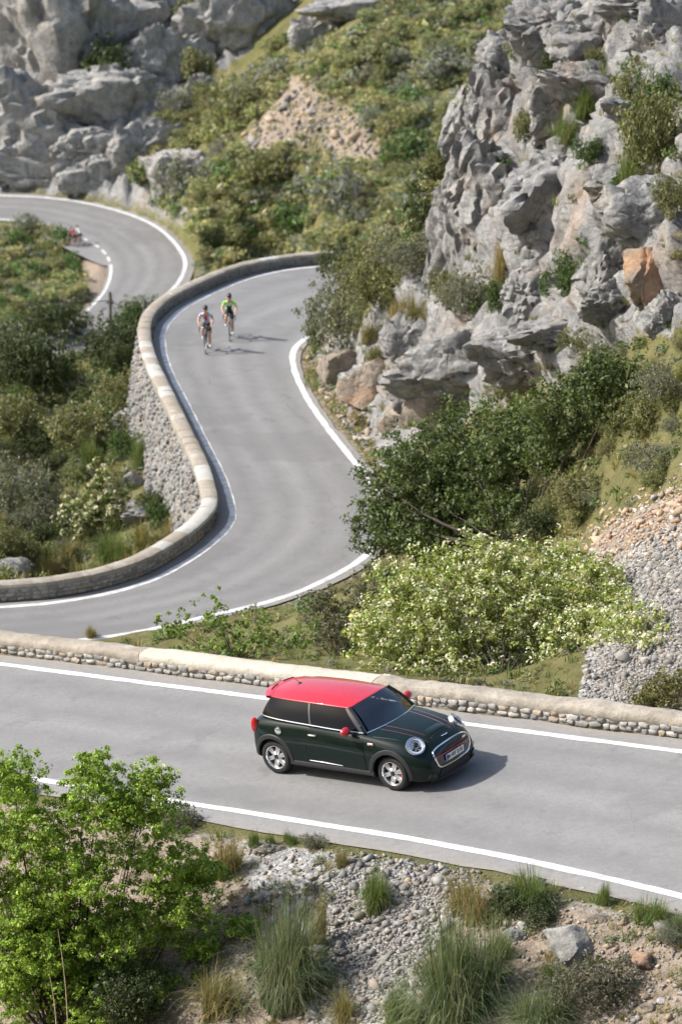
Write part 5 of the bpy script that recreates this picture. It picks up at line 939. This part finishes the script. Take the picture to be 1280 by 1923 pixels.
belt = lambda s: [(1.985, .715*s, .962), (1.5, .772*s, .985), (.85, .782*s, 1.012), (.2, .765*s, 1.03), (-.2, .69*s, 1.035), (-.33, .60*s, 1.03)]
scr_b = [(1.985, -.715, .962), (2.10, -.36, .985), (2.135, 0, .99), (2.10, .36, .985), (1.985, .715, .962)]
top_in = lambda s: [(1.575, .555*s, 1.31), (1.2, .588*s, 1.327), (.75, .598*s, 1.335), (.2, .578*s, 1.335), (-.10, .535*s, 1.328), (-.18, .46*s, 1.32)]
S = coons(scr_b, front_edge, [scr_b[0], np.array(scr_b[0])*.5+np.array(front_edge[0])*.5+[.02, -.01, .02], front_edge[0]], [scr_b[-1], np.array(scr_b[-1])*.5+np.array(front_edge[-1])*.5+[.02, .01, .02], front_edge[-1]], 22, 12); S = S+np.array([.02, 0, .02])*(np.sin(np.pi*np.linspace(0, 1, 22))[:, None, None]*np.sin(np.pi*np.linspace(0, 1, 12))[None, :, None])
ws = MB().grid(S[1:-1, :-0 or None]).build('windscreen', M['screen'], car)
MB().tube(np.array(crom(scr_b, 30))+[.012, 0, -.004], .014, 8).build('cowl_trim', M['chrome'], car)
for s in (-1, 1):
    a, b = np.array(scr_b[0])*[1, -s, 1], np.array(front_edge[0])*[1, -s, 1]; pts = np.array(crom([a+[.0, 0, -.01], a*.5+b*.5+[.012, .008*s, .014], b], 12)); MB().tube(pts, .034, 8).build('front_pillar', M['gloss_black'], car)
    lo, hi = np.array(crom(belt(s), 60)), np.array(crom(top_in(s), 60)); t = np.linspace(0, 1, 8)[:, None, None]; W = lo[None]*(1-t)+hi[None]*t; W = W+np.array([0, .022*s, 0])*np.sin(np.pi*t)
    xi = lambda x: int(np.argmin(abs(lo[:, 0]-x))); i0, i1 = xi(.86), xi(.80)
    MB().grid(W[:, 3:i0+1]).build('door_window', M['side_glass'], car); MB().grid(W[:, i1:]).build('quarter_window', M['side_glass'], car)
    MB().grid(W[:, :4]-np.array([0, .004*s, 0])).build('pillar_cover', M['gloss_black'], car); MB().grid(W[:, i0:i1+1]-np.array([0, .003*s, 0])).build('middle_pillar', M['gloss_black'], car)
    MB().tube(W[:, i0]+np.array([0, .003*s, 0]), .007, 6).build('window_seal', M['black_plastic'], car)
    MB().tube(lo[1:]+np.array([0, .012*s, -.004]), .012, 8).build('belt_trim', M['chrome'], car)
rg = coons([(-.33, -.60, 1.03), (-.42, 0, 1.04), (-.33, .60, 1.03)], [(-.18, -.46, 1.32), (-.25, 0, 1.345), (-.18, .46, 1.32)], [(-.33, -.60, 1.03), (-.18, -.46, 1.32)], [(-.33, .60, 1.03), (-.18, .46, 1.32)], 14, 6); MB().grid(rg).build('rear_window', M['side_glass'], car)
# cabin seen through the windscreen
MB().grid(np.array([[(1.98, y, .94), (1.78, y, 1.0), (1.55, y, .985), (1.48, y, .80)] for y in np.linspace(-.66, .66, 8)])).build('dashboard', M['black_plastic'], car)
MB().box((.8, 0, .55), (2.6, 1.3, .04)).build('cabin_floor', M['seat'], car)
for y in (-.36, .36):
    st = MB().box((.86, y, 1.0), (.14, .46, .52), Matrix.Rotation(-.3, 3, 'Y')).build('seat', M['seat'], car, bevel=.05); MB().box((.76, y, 1.235), (.09, .26, .15), Matrix.Rotation(-.3, 3, 'Y')).build('headrest', M['seat'], st, bevel=.03); MB().box((1.1, y, .72), (.5, .48, .14)).build('seat_cushion', M['seat'], st, bevel=.05)
a = np.linspace(0, 2*np.pi, 25); MB().tube([(1.40+.06*math.sin(q)*1, .36+.175*math.cos(q), 1.0+.165*math.sin(q)) for q in a], .016, 8).box((1.40, .36, 1.0), (.03, .30, .05)).build('steering_wheel', M['black_plastic'], car)
MB().box((1.50, 0, 1.27), (.03, .24, .07)).build('rear_view_mirror', M['black_plastic'], car, bevel=.01)
for y0, y1 in ((-.62, -.05), (.0, .55)):
    P = [np.array([2.06-.18*(abs(y)/.72)**2+.015-(t_*.10), y, 1.008+t_*.075-.03*(abs(y)/.72)**2]) for y, t_ in zip(np.linspace(y0, y1, 8), np.linspace(.0, .5, 8))]; MB().tube(P, .011, 6).build('wiper', M['ink'], car)
# nose
gril = [(-.515, .60), (-.475, .672), (-.32, .718), (0, .735), (.32, .718), (.475, .672), (.515, .60), (.475, .45), (.40, .378), (.2, .355), (0, .35), (-.2, .355), (-.40, .378), (-.475, .45)]
gl_ = crom(gril+gril[:1], 72); ring = np.array([front(y, z, .006) for y, z in gl_]); c = np.array([0, .54])
Gg = np.array([[front(*(c+(np.array(q)-c)*k), .005 if k < 1 else -.002) for q in gl_] for k in (0, .35, .7, .93, 1.0)]); gr = MB().grid(Gg).build('grille', M['gloss_black'], car)
MB().tube(ring, .017, 8).build('grille_frame', M['chrome'], gr)
mb = MB()
for z in np.arange(.60, .72, .026):
    hw = float(np.interp(z, [.59, .67, .715, .735], [.49, .45, .31, .05])); mb.tube([front(y, z, .010) for y in np.linspace(-hw, hw, 15)], .005, 5)
mb.build('grille_mesh', M['black_plastic'], gr)
MB().tube([front(y, .578, .012) for y in np.linspace(-.485, .485, 17)], .011, 8).build('red_bar', M['red_paint'], gr)
MB().box(front(.36, .655, .016), (.012, .10, .035)).build('grille_badge', M['chrome'], gr, bevel=.004)
px = front(0, .49, 0)[0]; pl = MB().box((px+.028, 0, .492), (.014, .52, .112)).build('number_plate', M['plate_white'], car, bevel=.003); MB().box((px+.036, -.238, .492), (.004, .036, .104)).build('blue_strip', M['blue_strip'], pl)
def text(body_, size, mat, parent, M4):
    cu = bpy.data.curves.new('lettering', 'FONT'); cu.body = body_; cu.size = size; cu.align_x = 'CENTER'; cu.align_y = 'CENTER'; cu.extrude = .001; cu.offset = .0025; cu.materials.append(mat); t0 = bpy.data.objects.new('lettering', cu); COL.objects.link(t0); me = evald(t0); bpy.data.objects.remove(t0); o = put('lettering', me, parent); o.matrix_local = M4; return o
RX = Matrix(((0, 0, 1, 0), (1, 0, 0, 0), (0, 1, 0, 0), (0, 0, 0, 1)))
def pt(x, y, z, sx=1): m = RX @ Matrix.Diagonal((sx, 1, 1, 1)); m.translation = (x, y, z); return m
text('M', .105, M['ink'], pl, pt(px+.037, -.185, .492, .85)); text('WF', .105, M['ink'], pl, pt(px+.037, -.045, .492, .8)); text('5610', .105, M['ink'], pl, pt(px+.037, .135, .492, .78))
MB().lathe([(0, .002), (.016, .002), (.016, -.004)], 14, 0, (px+.036, -.122, .492)).build('seal', M['cap_tan'], pl)
low = [(-.40, .325), (.40, .325), (.46, .24), (.43, .19), (-.43, .19), (-.46, .24)]; lp = resample(np.array(low+low[:1]), 60); cc_ = np.array([0, .25])
lo_ = MB().grid(np.array([[front(*(cc_+(np.array(q)-cc_)*k), .006) for q in lp] for k in (0, .5, 1.0)])).build('lower_intake', M['ink'], car); MB().tube([front(y, z, .008) for y, z in lp], .008, 6).build('intake_frame', M['black_plastic'], lo_)
for s in (-1, 1):
    q = np.array([(.50*s, .31), (.655*s, .34), (.68*s, .25), (.52*s, .215)]); lp2 = resample(np.vstack([q, q[:1]]), 32); c2 = q.mean(0); fi = MB().grid(np.array([[front(*(c2+(p_-c2)*k), .008) for p_ in lp2] for k in (0, .6, 1.0)])).build('side_intake', M['ink'], car); MB().tube([front(y, z, .010) for y, z in lp2], .009, 6).build('intake_frame', M['black_plastic'], fi)
    # round headlamp
    nrm = unit(np.array([.74, .42*s, .55])); P, n2 = pj(np.array([2.89, .605*s, .765])+nrm*1.0, -nrm); nrm = unit(nrm*.55+n2*np.sign(n2 @ nrm)*.45); P = P+nrm*.022; Z = Vector(nrm); Rm = Z.to_track_quat('Y', 'Z').to_matrix().to_4x4(); Rm.translation = Vector(P)
    hl = MB().lathe([(.165, -.06), (.170, .0), (.163, .022), (.150, .026), (.143, .012), (.143, -.03)], 40, 1).build('headlight', M['chrome'], car); hl.matrix_local = Rm
    MB().lathe([(.143, .004), (.136, .014), (.115, .012), (.110, .002)], 40, 1).build('light_ring', M['lamp_white'], hl); MB().lathe([(.0, -.01), (.108, -.012), (.112, .002)], 32, 1).build('reflector', M['alloy'], hl)
    MB().lathe([(0, .022), (.03, .018), (.048, .004), (.05, -.02)], 24, 1, (-.012, 0, .022)).build('projector', M['gloss_black'], hl); MB().lathe([(0, .022), (.022, .016), (.034, .0), (.034, -.02)], 20, 1, (.05, 0, -.045)).build('projector', M['gloss_black'], hl); MB().lathe([(0, .018), (.024, .012), (.034, .0), (.034, -.02)], 20, 1, (-.045, 0, -.05)).build('projector', M['gloss_black'], hl)
    for ya, yb in ((.50, .40), (.36, .27)): MB().tube([top(x, s*(ya+(yb-ya)*t_), .002) for x, t_ in zip(np.linspace(2.14, 3.04, 16), np.linspace(0, 1, 16))], .0026, 5).build('pinstripe', M['red_line'], car)
    MB().tube([top(x, s*y, .002) for x, y in zip(np.linspace(2.15, 3.09, 20), np.interp(np.linspace(0, 1, 20), [0, .5, .8, 1], [.735, .66, .50, .34]))], .005, 5).build('bonnet_gap', M['ink'], car)
# bonnet scoop and badge
G = []
for i, t_ in enumerate(np.linspace(-1, 1, 17)):
    w = .30*t_; hh = .030*(1-abs(t_)**3); G.append([top(2.80, w*.9, .0), top(2.90, w, hh*.8), top(2.965, w, hh+.006), top(2.985, w, hh)])
sc_p = MB().grid(np.array(G)).build('bonnet_scoop', M['green_paint'], car); MB().grid(np.array([[top(2.983, .27*t_, .026*(1-abs(t_)**3)), top(3.0, .27*t_, .018*(1-abs(t_)**3)+.003), top(3.02, .26*t_, .004)] for t_ in np.linspace(-1, 1, 15)])).build('scoop_opening', M['ink'], sc_p)
e = top(3.10, 0, .010); em = MB().lathe([(0, .008), (.026, .006), (.03, 0)], 20, 2, e).build('winged_badge', M['chrome'], car, rot=None)
for s in (-1, 1): MB().box(e+[.002, .05*s, .002], (.028, .055, .008), Matrix.Rotation(.12*s, 3, 'Z')).build('badge_wing', M['chrome'], em, bevel=.003)
MB().grid(np.array([[(3.10+.115*(1-(abs(y)/.60)**3), y, .20), (3.15+.115*(1-(abs(y)/.60)**3), y, .185), (3.155+.115*(1-(abs(y)/.60)**3), y, .165), (3.05, y, .155)] for y in np.linspace(-.60, .60, 21)])).build('front_lip', M['black_plastic'], car)
# rear
MB().grid(np.array([[(-.60+.10*(abs(y)/.7)**3, y, z) for y in np.linspace(-.68, .68, 15)] for z in (.28, .34, .50, .54)])).build('rear_bumper', M['black_plastic'], car)
# wheels
def wheel(x0, s, label=None):
    w = put('wheel', None, car, (x0, .70*s, .308)); t = [(.208, .085), (.214, .10), (.25, .106), (.285, .10), (.303, .08), (.308, .05), (.308, -.05), (.303, -.08), (.285, -.10), (.214, -.10)]
    MB().lathe([(r, y*s) for r, y in t], 56, 1).build('tyre', M['tyre'], w)
    rim = MB().lathe([(r, y*s) for r, y in ((.214, .098), (.206, .10), (.198, .085), (.194, .04), (.19, -.08))], 56, 1); sp_ = MB()
    for k in range(6):
        for d_ in (-.125, .125):
            a0 = k*math.pi/3+.3; n_ = 9; L, R2, C_ = [], [], []
            for t_ in np.linspace(0, 1, n_):
                r = .045+.155*t_; a_ = a0+d_*(1.55-.75*t_); wd = .020+.008*math.sin(t_*3.14); y = (.075-.018*t_+.03*max(0, t_-.7))*s; e_ = np.array([math.cos(a_), 0, math.sin(a_)]); f_ = np.array([-math.sin(a_), 0, math.cos(a_)])
                L.append(e_*r+f_*wd+[0, y-.03*s, 0]); C_.append(e_*r+[0, y, 0]); R2.append(e_*r-f_*wd+[0, y-.03*s, 0])
            sp_.grid(np.array([L, np.array(C_)+.5*(np.array(L)-np.array(C_))*[1, 0, 1], C_, np.array(C_)+.5*(np.array(R2)-np.array(C_))*[1, 0, 1], R2]))
    rm = rim.build('rim', M['alloy'], w); sp_.build('spokes', M['alloy'], rm); MB().lathe([(0, .085*s), (.032, .083*s), (.036, .07*s), (.05, .06*s), (.055, .03*s)], 24, 1).build('hub', M['gloss_black'], rm)
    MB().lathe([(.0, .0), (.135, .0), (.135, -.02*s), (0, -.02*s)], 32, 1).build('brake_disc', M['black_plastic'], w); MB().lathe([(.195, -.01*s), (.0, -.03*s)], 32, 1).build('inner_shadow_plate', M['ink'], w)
    if x0 > 1: MB().box((.125, .02*s, -.01), (.05, .04, .13)).build('brake_caliper', M['red_paint'], w, bevel=.01)
for x0 in (0.0, 2.495):
    for s in (-1, 1): wheel(x0, s)
MB().box((1.25, 0, .26), (2.0, 1.1, .08)).build('underbody', M['ink'], car)
for x0 in (0., 2.495): MB().box((x0, 0, .42), (.60, 1.02, .40)).build('wheel_well', M['ink'], car)
# ------------------------------------------------------------------ riders and bicycles
M['skin'] = plain('skin', (.55, .33, .24), .55, 0, .35); M['black_cloth'] = plain('black_lycra', (.018, .018, .022), .6); M['helmet_dark'] = plain('dark_helmet', (.03, .03, .035), .3); M['white_cloth'] = plain('white_cloth', (.72, .72, .74), .7); M['lime_cloth'] = plain('lime_cloth', (.25, .68, .06), .65); M['lilac_cloth'] = plain('lilac_cloth', (.46, .46, .60), .7); M['red_cloth'] = plain('red_cloth', (.45, .04, .07), .7); M['navy_cloth'] = plain('navy_cloth', (.03, .035, .09), .7); M['bike_grey'] = plain('grey_frame', (.30, .31, .32), .3, .3); M['bike_black'] = plain('black_frame', (.03, .03, .032), .35); M['shoe'] = plain('white_shoe', (.6, .6, .6), .5)
J = {'pel': (-.16, 0, .96, .125), 'sp1': (-.04, 0, 1.10, .120), 'sp2': (.12, 0, 1.24, .135), 'chest': (.24, 0, 1.34, .12), 'neck': (.335, 0, 1.43, .055), 'head0': (.39, 0, 1.50, .075), 'head1': (.42, 0, 1.575, .085), 'head2': (.41, 0, 1.64, .055)}
for s, q in ((1, 'l'), (-1, 'r')):
    up = s < 0
    J.update({'hip'+q: (-.13, .10*s, .92, .095), 'kn'+q: ((.235, .115*s, .80, .06) if up else (.13, .11*s, .60, .058)), 'mid'+q: ((.10, .12*s, .64, .055) if up else (.05, .115*s, .40, .055)), 'an'+q: ((.0, .125*s, .50, .036) if up else (-.03, .125*s, .21, .036)), 'toe'+q: ((.13, .13*s, .455, .033) if up else (.10, .13*s, .145, .033)),
              'sh'+q: (.27, .175*s, 1.36, .065), 'el'+q: (.37, .255*s, 1.15, .043), 'wr'+q: (.505, .205*s, 1.015, .027), 'ha'+q: (.565, .20*s, .995, .032)})
BONES = [('pel', 'sp1'), ('sp1', 'sp2'), ('sp2', 'chest'), ('chest', 'neck'), ('neck', 'head0'), ('head0', 'head1'), ('head1', 'head2')]+[b for q in 'lr' for b in (('pel', 'hip'+q), ('hip'+q, 'kn'+q), ('kn'+q, 'mid'+q), ('mid'+q, 'an'+q), ('an'+q, 'toe'+q), ('chest', 'sh'+q), ('sh'+q, 'el'+q), ('el'+q, 'wr'+q), ('wr'+q, 'ha'+q))]
def skin_body(J, BONES, name, root='pel'):
    names = list(J); me = bpy.data.meshes.new(name); me.from_pydata([J[n][:3] for n in names], [(names.index(a), names.index(b)) for a, b in BONES], []); o = put(name, me); md = o.modifiers.new('k', 'SKIN'); md.use_smooth_shade = True; md.branch_smoothing = .6
    for i, n in enumerate(names): sv = me.skin_vertices[0].data[i]; sv.radius = (J[n][3],)*2; sv.use_root = n == root
    m2 = o.modifiers.new('s', 'SUBSURF'); m2.levels = 2; m2.render_levels = 2; out = evald(o); bpy.data.objects.remove(o); out.name = name; return out
def dress(me, mats, J, BONES, kind):                      # each face takes the cloth of the nearest bone
    me.materials.clear(); [me.materials.append(M[m]) for m in mats]; S = [(np.array(J[a][:3]), np.array(J[b][:3]), a, b) for a, b in BONES]; n = len(me.polygons); C = np.zeros(n*3); me.polygons.foreach_get('center', C); C = C.reshape(-1, 3); D = []; T = []
    for A, B, a, b in S: ab = B-A; t = np.clip(((C-A) @ ab)/(ab @ ab), 0, 1); D.append(np.linalg.norm(C-(A+t[:, None]*ab), axis=1)); T.append(t)
    k = np.array(D).argmin(0); t = np.array(T)[k, np.arange(n)]; idx = np.zeros(n, np.int32)
    for i in range(n): idx[i] = kind(S[k[i]][2], S[k[i]][3], t[i], C[i])
    me.polygons.foreach_set('material_index', idx); me.polygons.foreach_set('use_smooth', np.ones(n, bool)); return me
def outfit(style):
    def f(a, b, t, c):
        if a in ('pel',) and b.startswith('hip'): return 2
        if a == 'pel' or a in ('sp1', 'sp2') or (a == 'chest' and b != 'neck') or (a == 'chest' and t < .5):
            if a == 'pel' and t < .35: return 2
            if style == 1: return 4 if abs(c[1]) < .055 and c[0] > .1 else 1
            if style == 2: return 1 if abs(c[1]) > .09 else (4 if c[2] > 1.22 else 5)
            return 1
        if a.startswith('sh') and t < .55: return 4 if style == 1 and t > .42 else 1
        if a.startswith('hip') and t < .72: return 2
        if a.startswith('an'): return 3
        return 0
    return f
def bicycle(label, mat, group=None):
    b = thing('bicycle', label, 'bicycle', group=group)
    for x0 in (-.50, .50):
        w = put('wheel', None, b, (x0, 0, .335)); a = np.linspace(0, 2*np.pi, 37); MB().tube([(.322*math.cos(q), 0, .322*math.sin(q)) for q in a], .013, 6, False).build('tyre', M['tyre'], w); MB().tube([(.30*math.cos(q), 0, .30*math.sin(q)) for q in a], .010, 5, False).build('rim', M['bike_black'], w)
        mb = MB()
        for q in np.linspace(0, 2*np.pi, 18, endpoint=False): mb.tube([(.02*math.cos(q+.8), .02, .02*math.sin(q+.8)), (.30*math.cos(q), 0, .30*math.sin(q))], .0018, 3)
        mb.build('spokes', M['alloy'], w); MB().lathe([(0, .05), (.02, .05), (.02, -.05), (0, -.05)], 10, 1).build('hub', M['alloy'], w)
    f = MB(); bb, st, hd0, hd1, ra = np.array([-.08, 0, .285]), np.array([-.22, 0, .80]), np.array([.39, 0, .80]), np.array([.42, 0, .68]), np.array([-.50, 0, .335])
    for p, q, r in ((bb, st, .016), (st, hd0, .015), (bb, hd1, .019), (hd0+[-.01, 0, .05], hd1, .019)): f.tube([p, q], r, 8)
    for s in (-1, 1): f.tube([bb, ra+[0, .06*s, 0]], .009, 6); f.tube([st, ra+[0, .06*s, 0]], .008, 6)
    f.build('frame', M[mat], b); fk = MB()
    for s in (-1, 1): fk.tube([hd1+[0, .03*s, 0], (.46, .05*s, .5), (.50, .055*s, .335)], [.014, .012, .009], 6)
    fk.build('fork', M[mat], b); sd = MB().tube([st, st+[-.03, 0, .12]], .013, 6).build('seat_post', M['bike_black'], b); MB().tube([(-.38, 0, .93), (-.28, 0, .935), (-.10, 0, .93)], [.06, .045, .018], 8).build('saddle', M['bike_black'], sd)
    hb = MB().tube([(.39, 0, .86), (.48, 0, .89)], .015, 6)
    for s in (-1, 1): hb.tube(crom([(.48, 0, .89), (.48, .16*s, .89), (.485, .205*s, .89), (.56, .21*s, .90), (.585, .21*s, .84), (.53, .21*s, .76), (.45, .21*s, .76)], 22), .013, 6); hb.tube([(.56, .21*s, .90), (.585, .208*s, .97)], [.016, .012], 6)
    hb.build('handlebar', M['bike_black'], b); c = MB().lathe([(0, .055), (.09, .055), (.095, .05), (.09, .045), (0, .045)], 20, 1, bb).tube([bb+[0, .07, 0], bb+[.03, .075, -.165]], .010, 6).tube([bb+[0, -.07, 0], bb+[.03, -.075, .165]], .010, 6).build('crank', M['alloy'], b)
    for s, z in ((1, -.165), (-1, .165)): MB().box(bb+[.03, .12*s, z], (.08, .08, .018)).build('pedal', M['bike_black'], c)
    return b
def rider(label, mats, style, helmet, group=None):
    me = dress(skin_body(J, BONES, 'body'), ['skin']+mats, J, BONES, outfit(style)); p = thing('person', label, 'person', group=group); put('body', me, p)
    bm = bmesh.new(); bmesh.ops.create_uvsphere(bm, u_segments=18, v_segments=12, radius=1); V = np.array([v.co[:] for v in bm.verts]); Fs = [[v.index for v in f.verts] for f in bm.faces]; bm.free(); V = V*[.135, .092, .105]; V[:, 2] = np.where(V[:, 2] < -.01, -.01+V[:, 2]*.12, V[:, 2]); MB().add(V+[.40, 0, 1.615], Fs).build('helmet', M[helmet], p)
    MB().tube([(.468, -.068, 1.57), (.497, -.03, 1.572), (.50, 0, 1.57), (.497, .03, 1.572), (.468, .068, 1.57)], [.010, .02, .012, .02, .010], 6).build('sunglasses', M['ink'], p); MB().tube([(.495, 0, 1.565), (.512, 0, 1.535), (.492, 0, 1.525)], [.008, .014, .008], 6).build('nose', M['skin'], p); MB().tube([(.478, -.024, 1.497), (.488, 0, 1.495), (.478, .024, 1.497)], [.004, .007, .004], 6).build('mouth', M['red_cloth'], p)
    for s in (-1, 1):
        MB().tube([(.40, .083*s, 1.56), (.395, .092*s, 1.54), (.40, .083*s, 1.515)], [.010, .016, .008], 6).build('ear', M['skin'], p); h = MB()
        for i, (dz, L) in enumerate(((.02, .052), (.005, .058), (-.012, .055), (-.028, .045))): h.tube([(.575, (.20+.012)*s, .985+dz), (.61, .222*s, .978+dz), (.60, .236*s, .97+dz), (.572, .232*s, .965+dz)], [.010, .0095, .009, .007], 6)
        h.tube([(.55, .185*s, 1.0), (.578, .172*s, .985), (.60, .176*s, .965)], [.012, .010, .008], 6).build('fingers', M['skin'], p)
    return p
def place(o, P, heading, sc=1.0): o.location = P; o.rotation_euler = (0, 0, heading); o.scale = (sc,)*3
for (u, v), lab, mats, st, frame, hd in (((386, 664), 'in a pale lilac and white jersey', ['lilac_cloth', 'black_cloth', 'shoe', 'red_cloth', 'white_cloth'], 1, 'bike_black', -1.60), ((431, 640), 'in a bright lime green jersey', ['lime_cloth', 'black_cloth', 'shoe', 'white_cloth', 'black_cloth'], 2, 'bike_grey', -1.52)):
    P = at_z(u, v, .004); d = np.array([math.cos(hd), math.sin(hd), 0]); P = P-d*.54; sc = 1.06
    place(bicycle('racing bicycle ridden towards the camera by the rider '+lab, frame, 'bicycles on the middle road'), P, hd, sc); place(rider('person '+lab+' riding a bicycle on the middle road', mats, st, 'helmet_dark', 'riders on the middle road'), P, hd, sc)
i_c = int(np.argmin(abs(ucl-146)+abs(vcl-446))); tg = CL[i_c-3]-CL[i_c+3]; hd = math.atan2(tg[1], tg[0])
for (u, v), lab, mats in (((139, 462), 'in red and navy', ['red_cloth', 'navy_cloth', 'bike_black', 'navy_cloth', 'navy_cloth']), ((150, 459), 'in a white jersey and black shorts', ['white_cloth', 'black_cloth', 'bike_black', 'white_cloth', 'white_cloth'])):
    g = at_z(u, v, zc(v)-.02); place(bicycle('bicycle of the far rider '+lab, 'bike_black', 'bicycles at the far bend'), g, hd, 1.06); place(rider('person '+lab+' cycling along the far bend', mats, 0, 'helmet_dark', 'riders at the far bend'), g, hd, 1.06)
# driver behind the windscreen
JD = {'pel': (1.02, .36, .78, .14), 'sp': (.97, .36, .95, .13), 'chest': (.95, .36, 1.09, .13), 'neck': (.97, .36, 1.19, .05), 'h0': (.985, .36, 1.235, .065), 'h1': (.99, .36, 1.285, .06), 'shl': (.97, .52, 1.09, .06), 'ell': (1.18, .56, .92, .045), 'wrl': (1.36, .50, 1.03, .03), 'hal': (1.40, .47, 1.06, .032), 'shr': (.97, .20, 1.09, .06), 'elr': (1.18, .17, .92, .045), 'wrr': (1.36, .23, 1.03, .03), 'har': (1.40, .26, 1.06, .032), 'kl': (1.45, .46, .86, .08), 'kr': (1.45, .28, .86, .08)}
BD_ = [('pel', 'sp'), ('sp', 'chest'), ('chest', 'neck'), ('neck', 'h0'), ('h0', 'h1'), ('chest', 'shl'), ('shl', 'ell'), ('ell', 'wrl'), ('wrl', 'hal'), ('chest', 'shr'), ('shr', 'elr'), ('elr', 'wrr'), ('wrr', 'har'), ('pel', 'kl'), ('pel', 'kr')]
me = dress(skin_body(JD, BD_, 'body'), ['skin', 'navy_cloth'], JD, BD_, lambda a, b, t, c: 0 if a in ('neck', 'h0', 'wrl', 'wrr') or (a in ('ell', 'elr') and t > .2) else 1); dr = thing('person', 'person in dark clothes at the wheel of the dark green car', 'person'); dr.matrix_world = CARM; put('body', me, dr)
bm = bmesh.new(); bmesh.ops.create_uvsphere(bm, u_segments=14, v_segments=10, radius=.075); V = np.array([v.co[:] for v in bm.verts]); Fs = [[v.index for v in f.verts] for f in bm.faces]; bm.free(); MB().add(V*[1.05, .95, .9]+[.968, .36, 1.285], Fs).build('hair', M['bark'], dr)
# ------------------------------------------------------------------ poles and wires
def pole(u, v, y, label):
    T = at_y(u, v, y); z0 = drop_to(T[0], y)-.3; p = thing('utility_pole', label, 'pole', (T[0], y, z0), 0, 'poles beyond the bushes'); h = T[2]-z0; k = np.linspace(0, 1, 8)[:, None]
    MB().tube(np.array([[0, 0, 0]])+k*np.array([[.04, 0, h]]), .13-.03*k[:, 0], 10).build('post', M['pole'], p); MB().box((.04, 0, h-.62), (.42, .1, .1)).build('bracket', M['pole'], p)
    for x in (-.12, .18): MB().lathe([(0, .14), (.03, .13), (.045, .05), (.03, 0), (0, 0)], 10, 2, (x, 0, h-.56)).build('insulator', M['cap_white'], p)
    return np.array([T[0], y, T[2]-.5])
a = pole(205, 548, 165, 'nearer wooden utility pole rising beyond the bushes left of the parapet'); b = pole(270, 560, 190, 'farther wooden utility pole just left of the parapet curve')
for p0, p1, sag, l in ((at_y(-260, 528, 158), a, .5, 'thin wire crossing from the left frame edge to the nearer pole'), (a, b, .25, 'thin wire strung between the two utility poles'), (a+[.1, 0, -.1], b+[0, 0, -1.2], .9, 'slack lower wire hanging between the two utility poles')):
    k = np.linspace(0, 1, 30)[:, None]; P = p0+(p1-p0)*k; P[:, 2] -= sag*4*(k*(1-k))[:, 0]; o = MB().tube(P, .022, 5).build('wire', M['bike_black'], None); tag(o, l, 'wire')
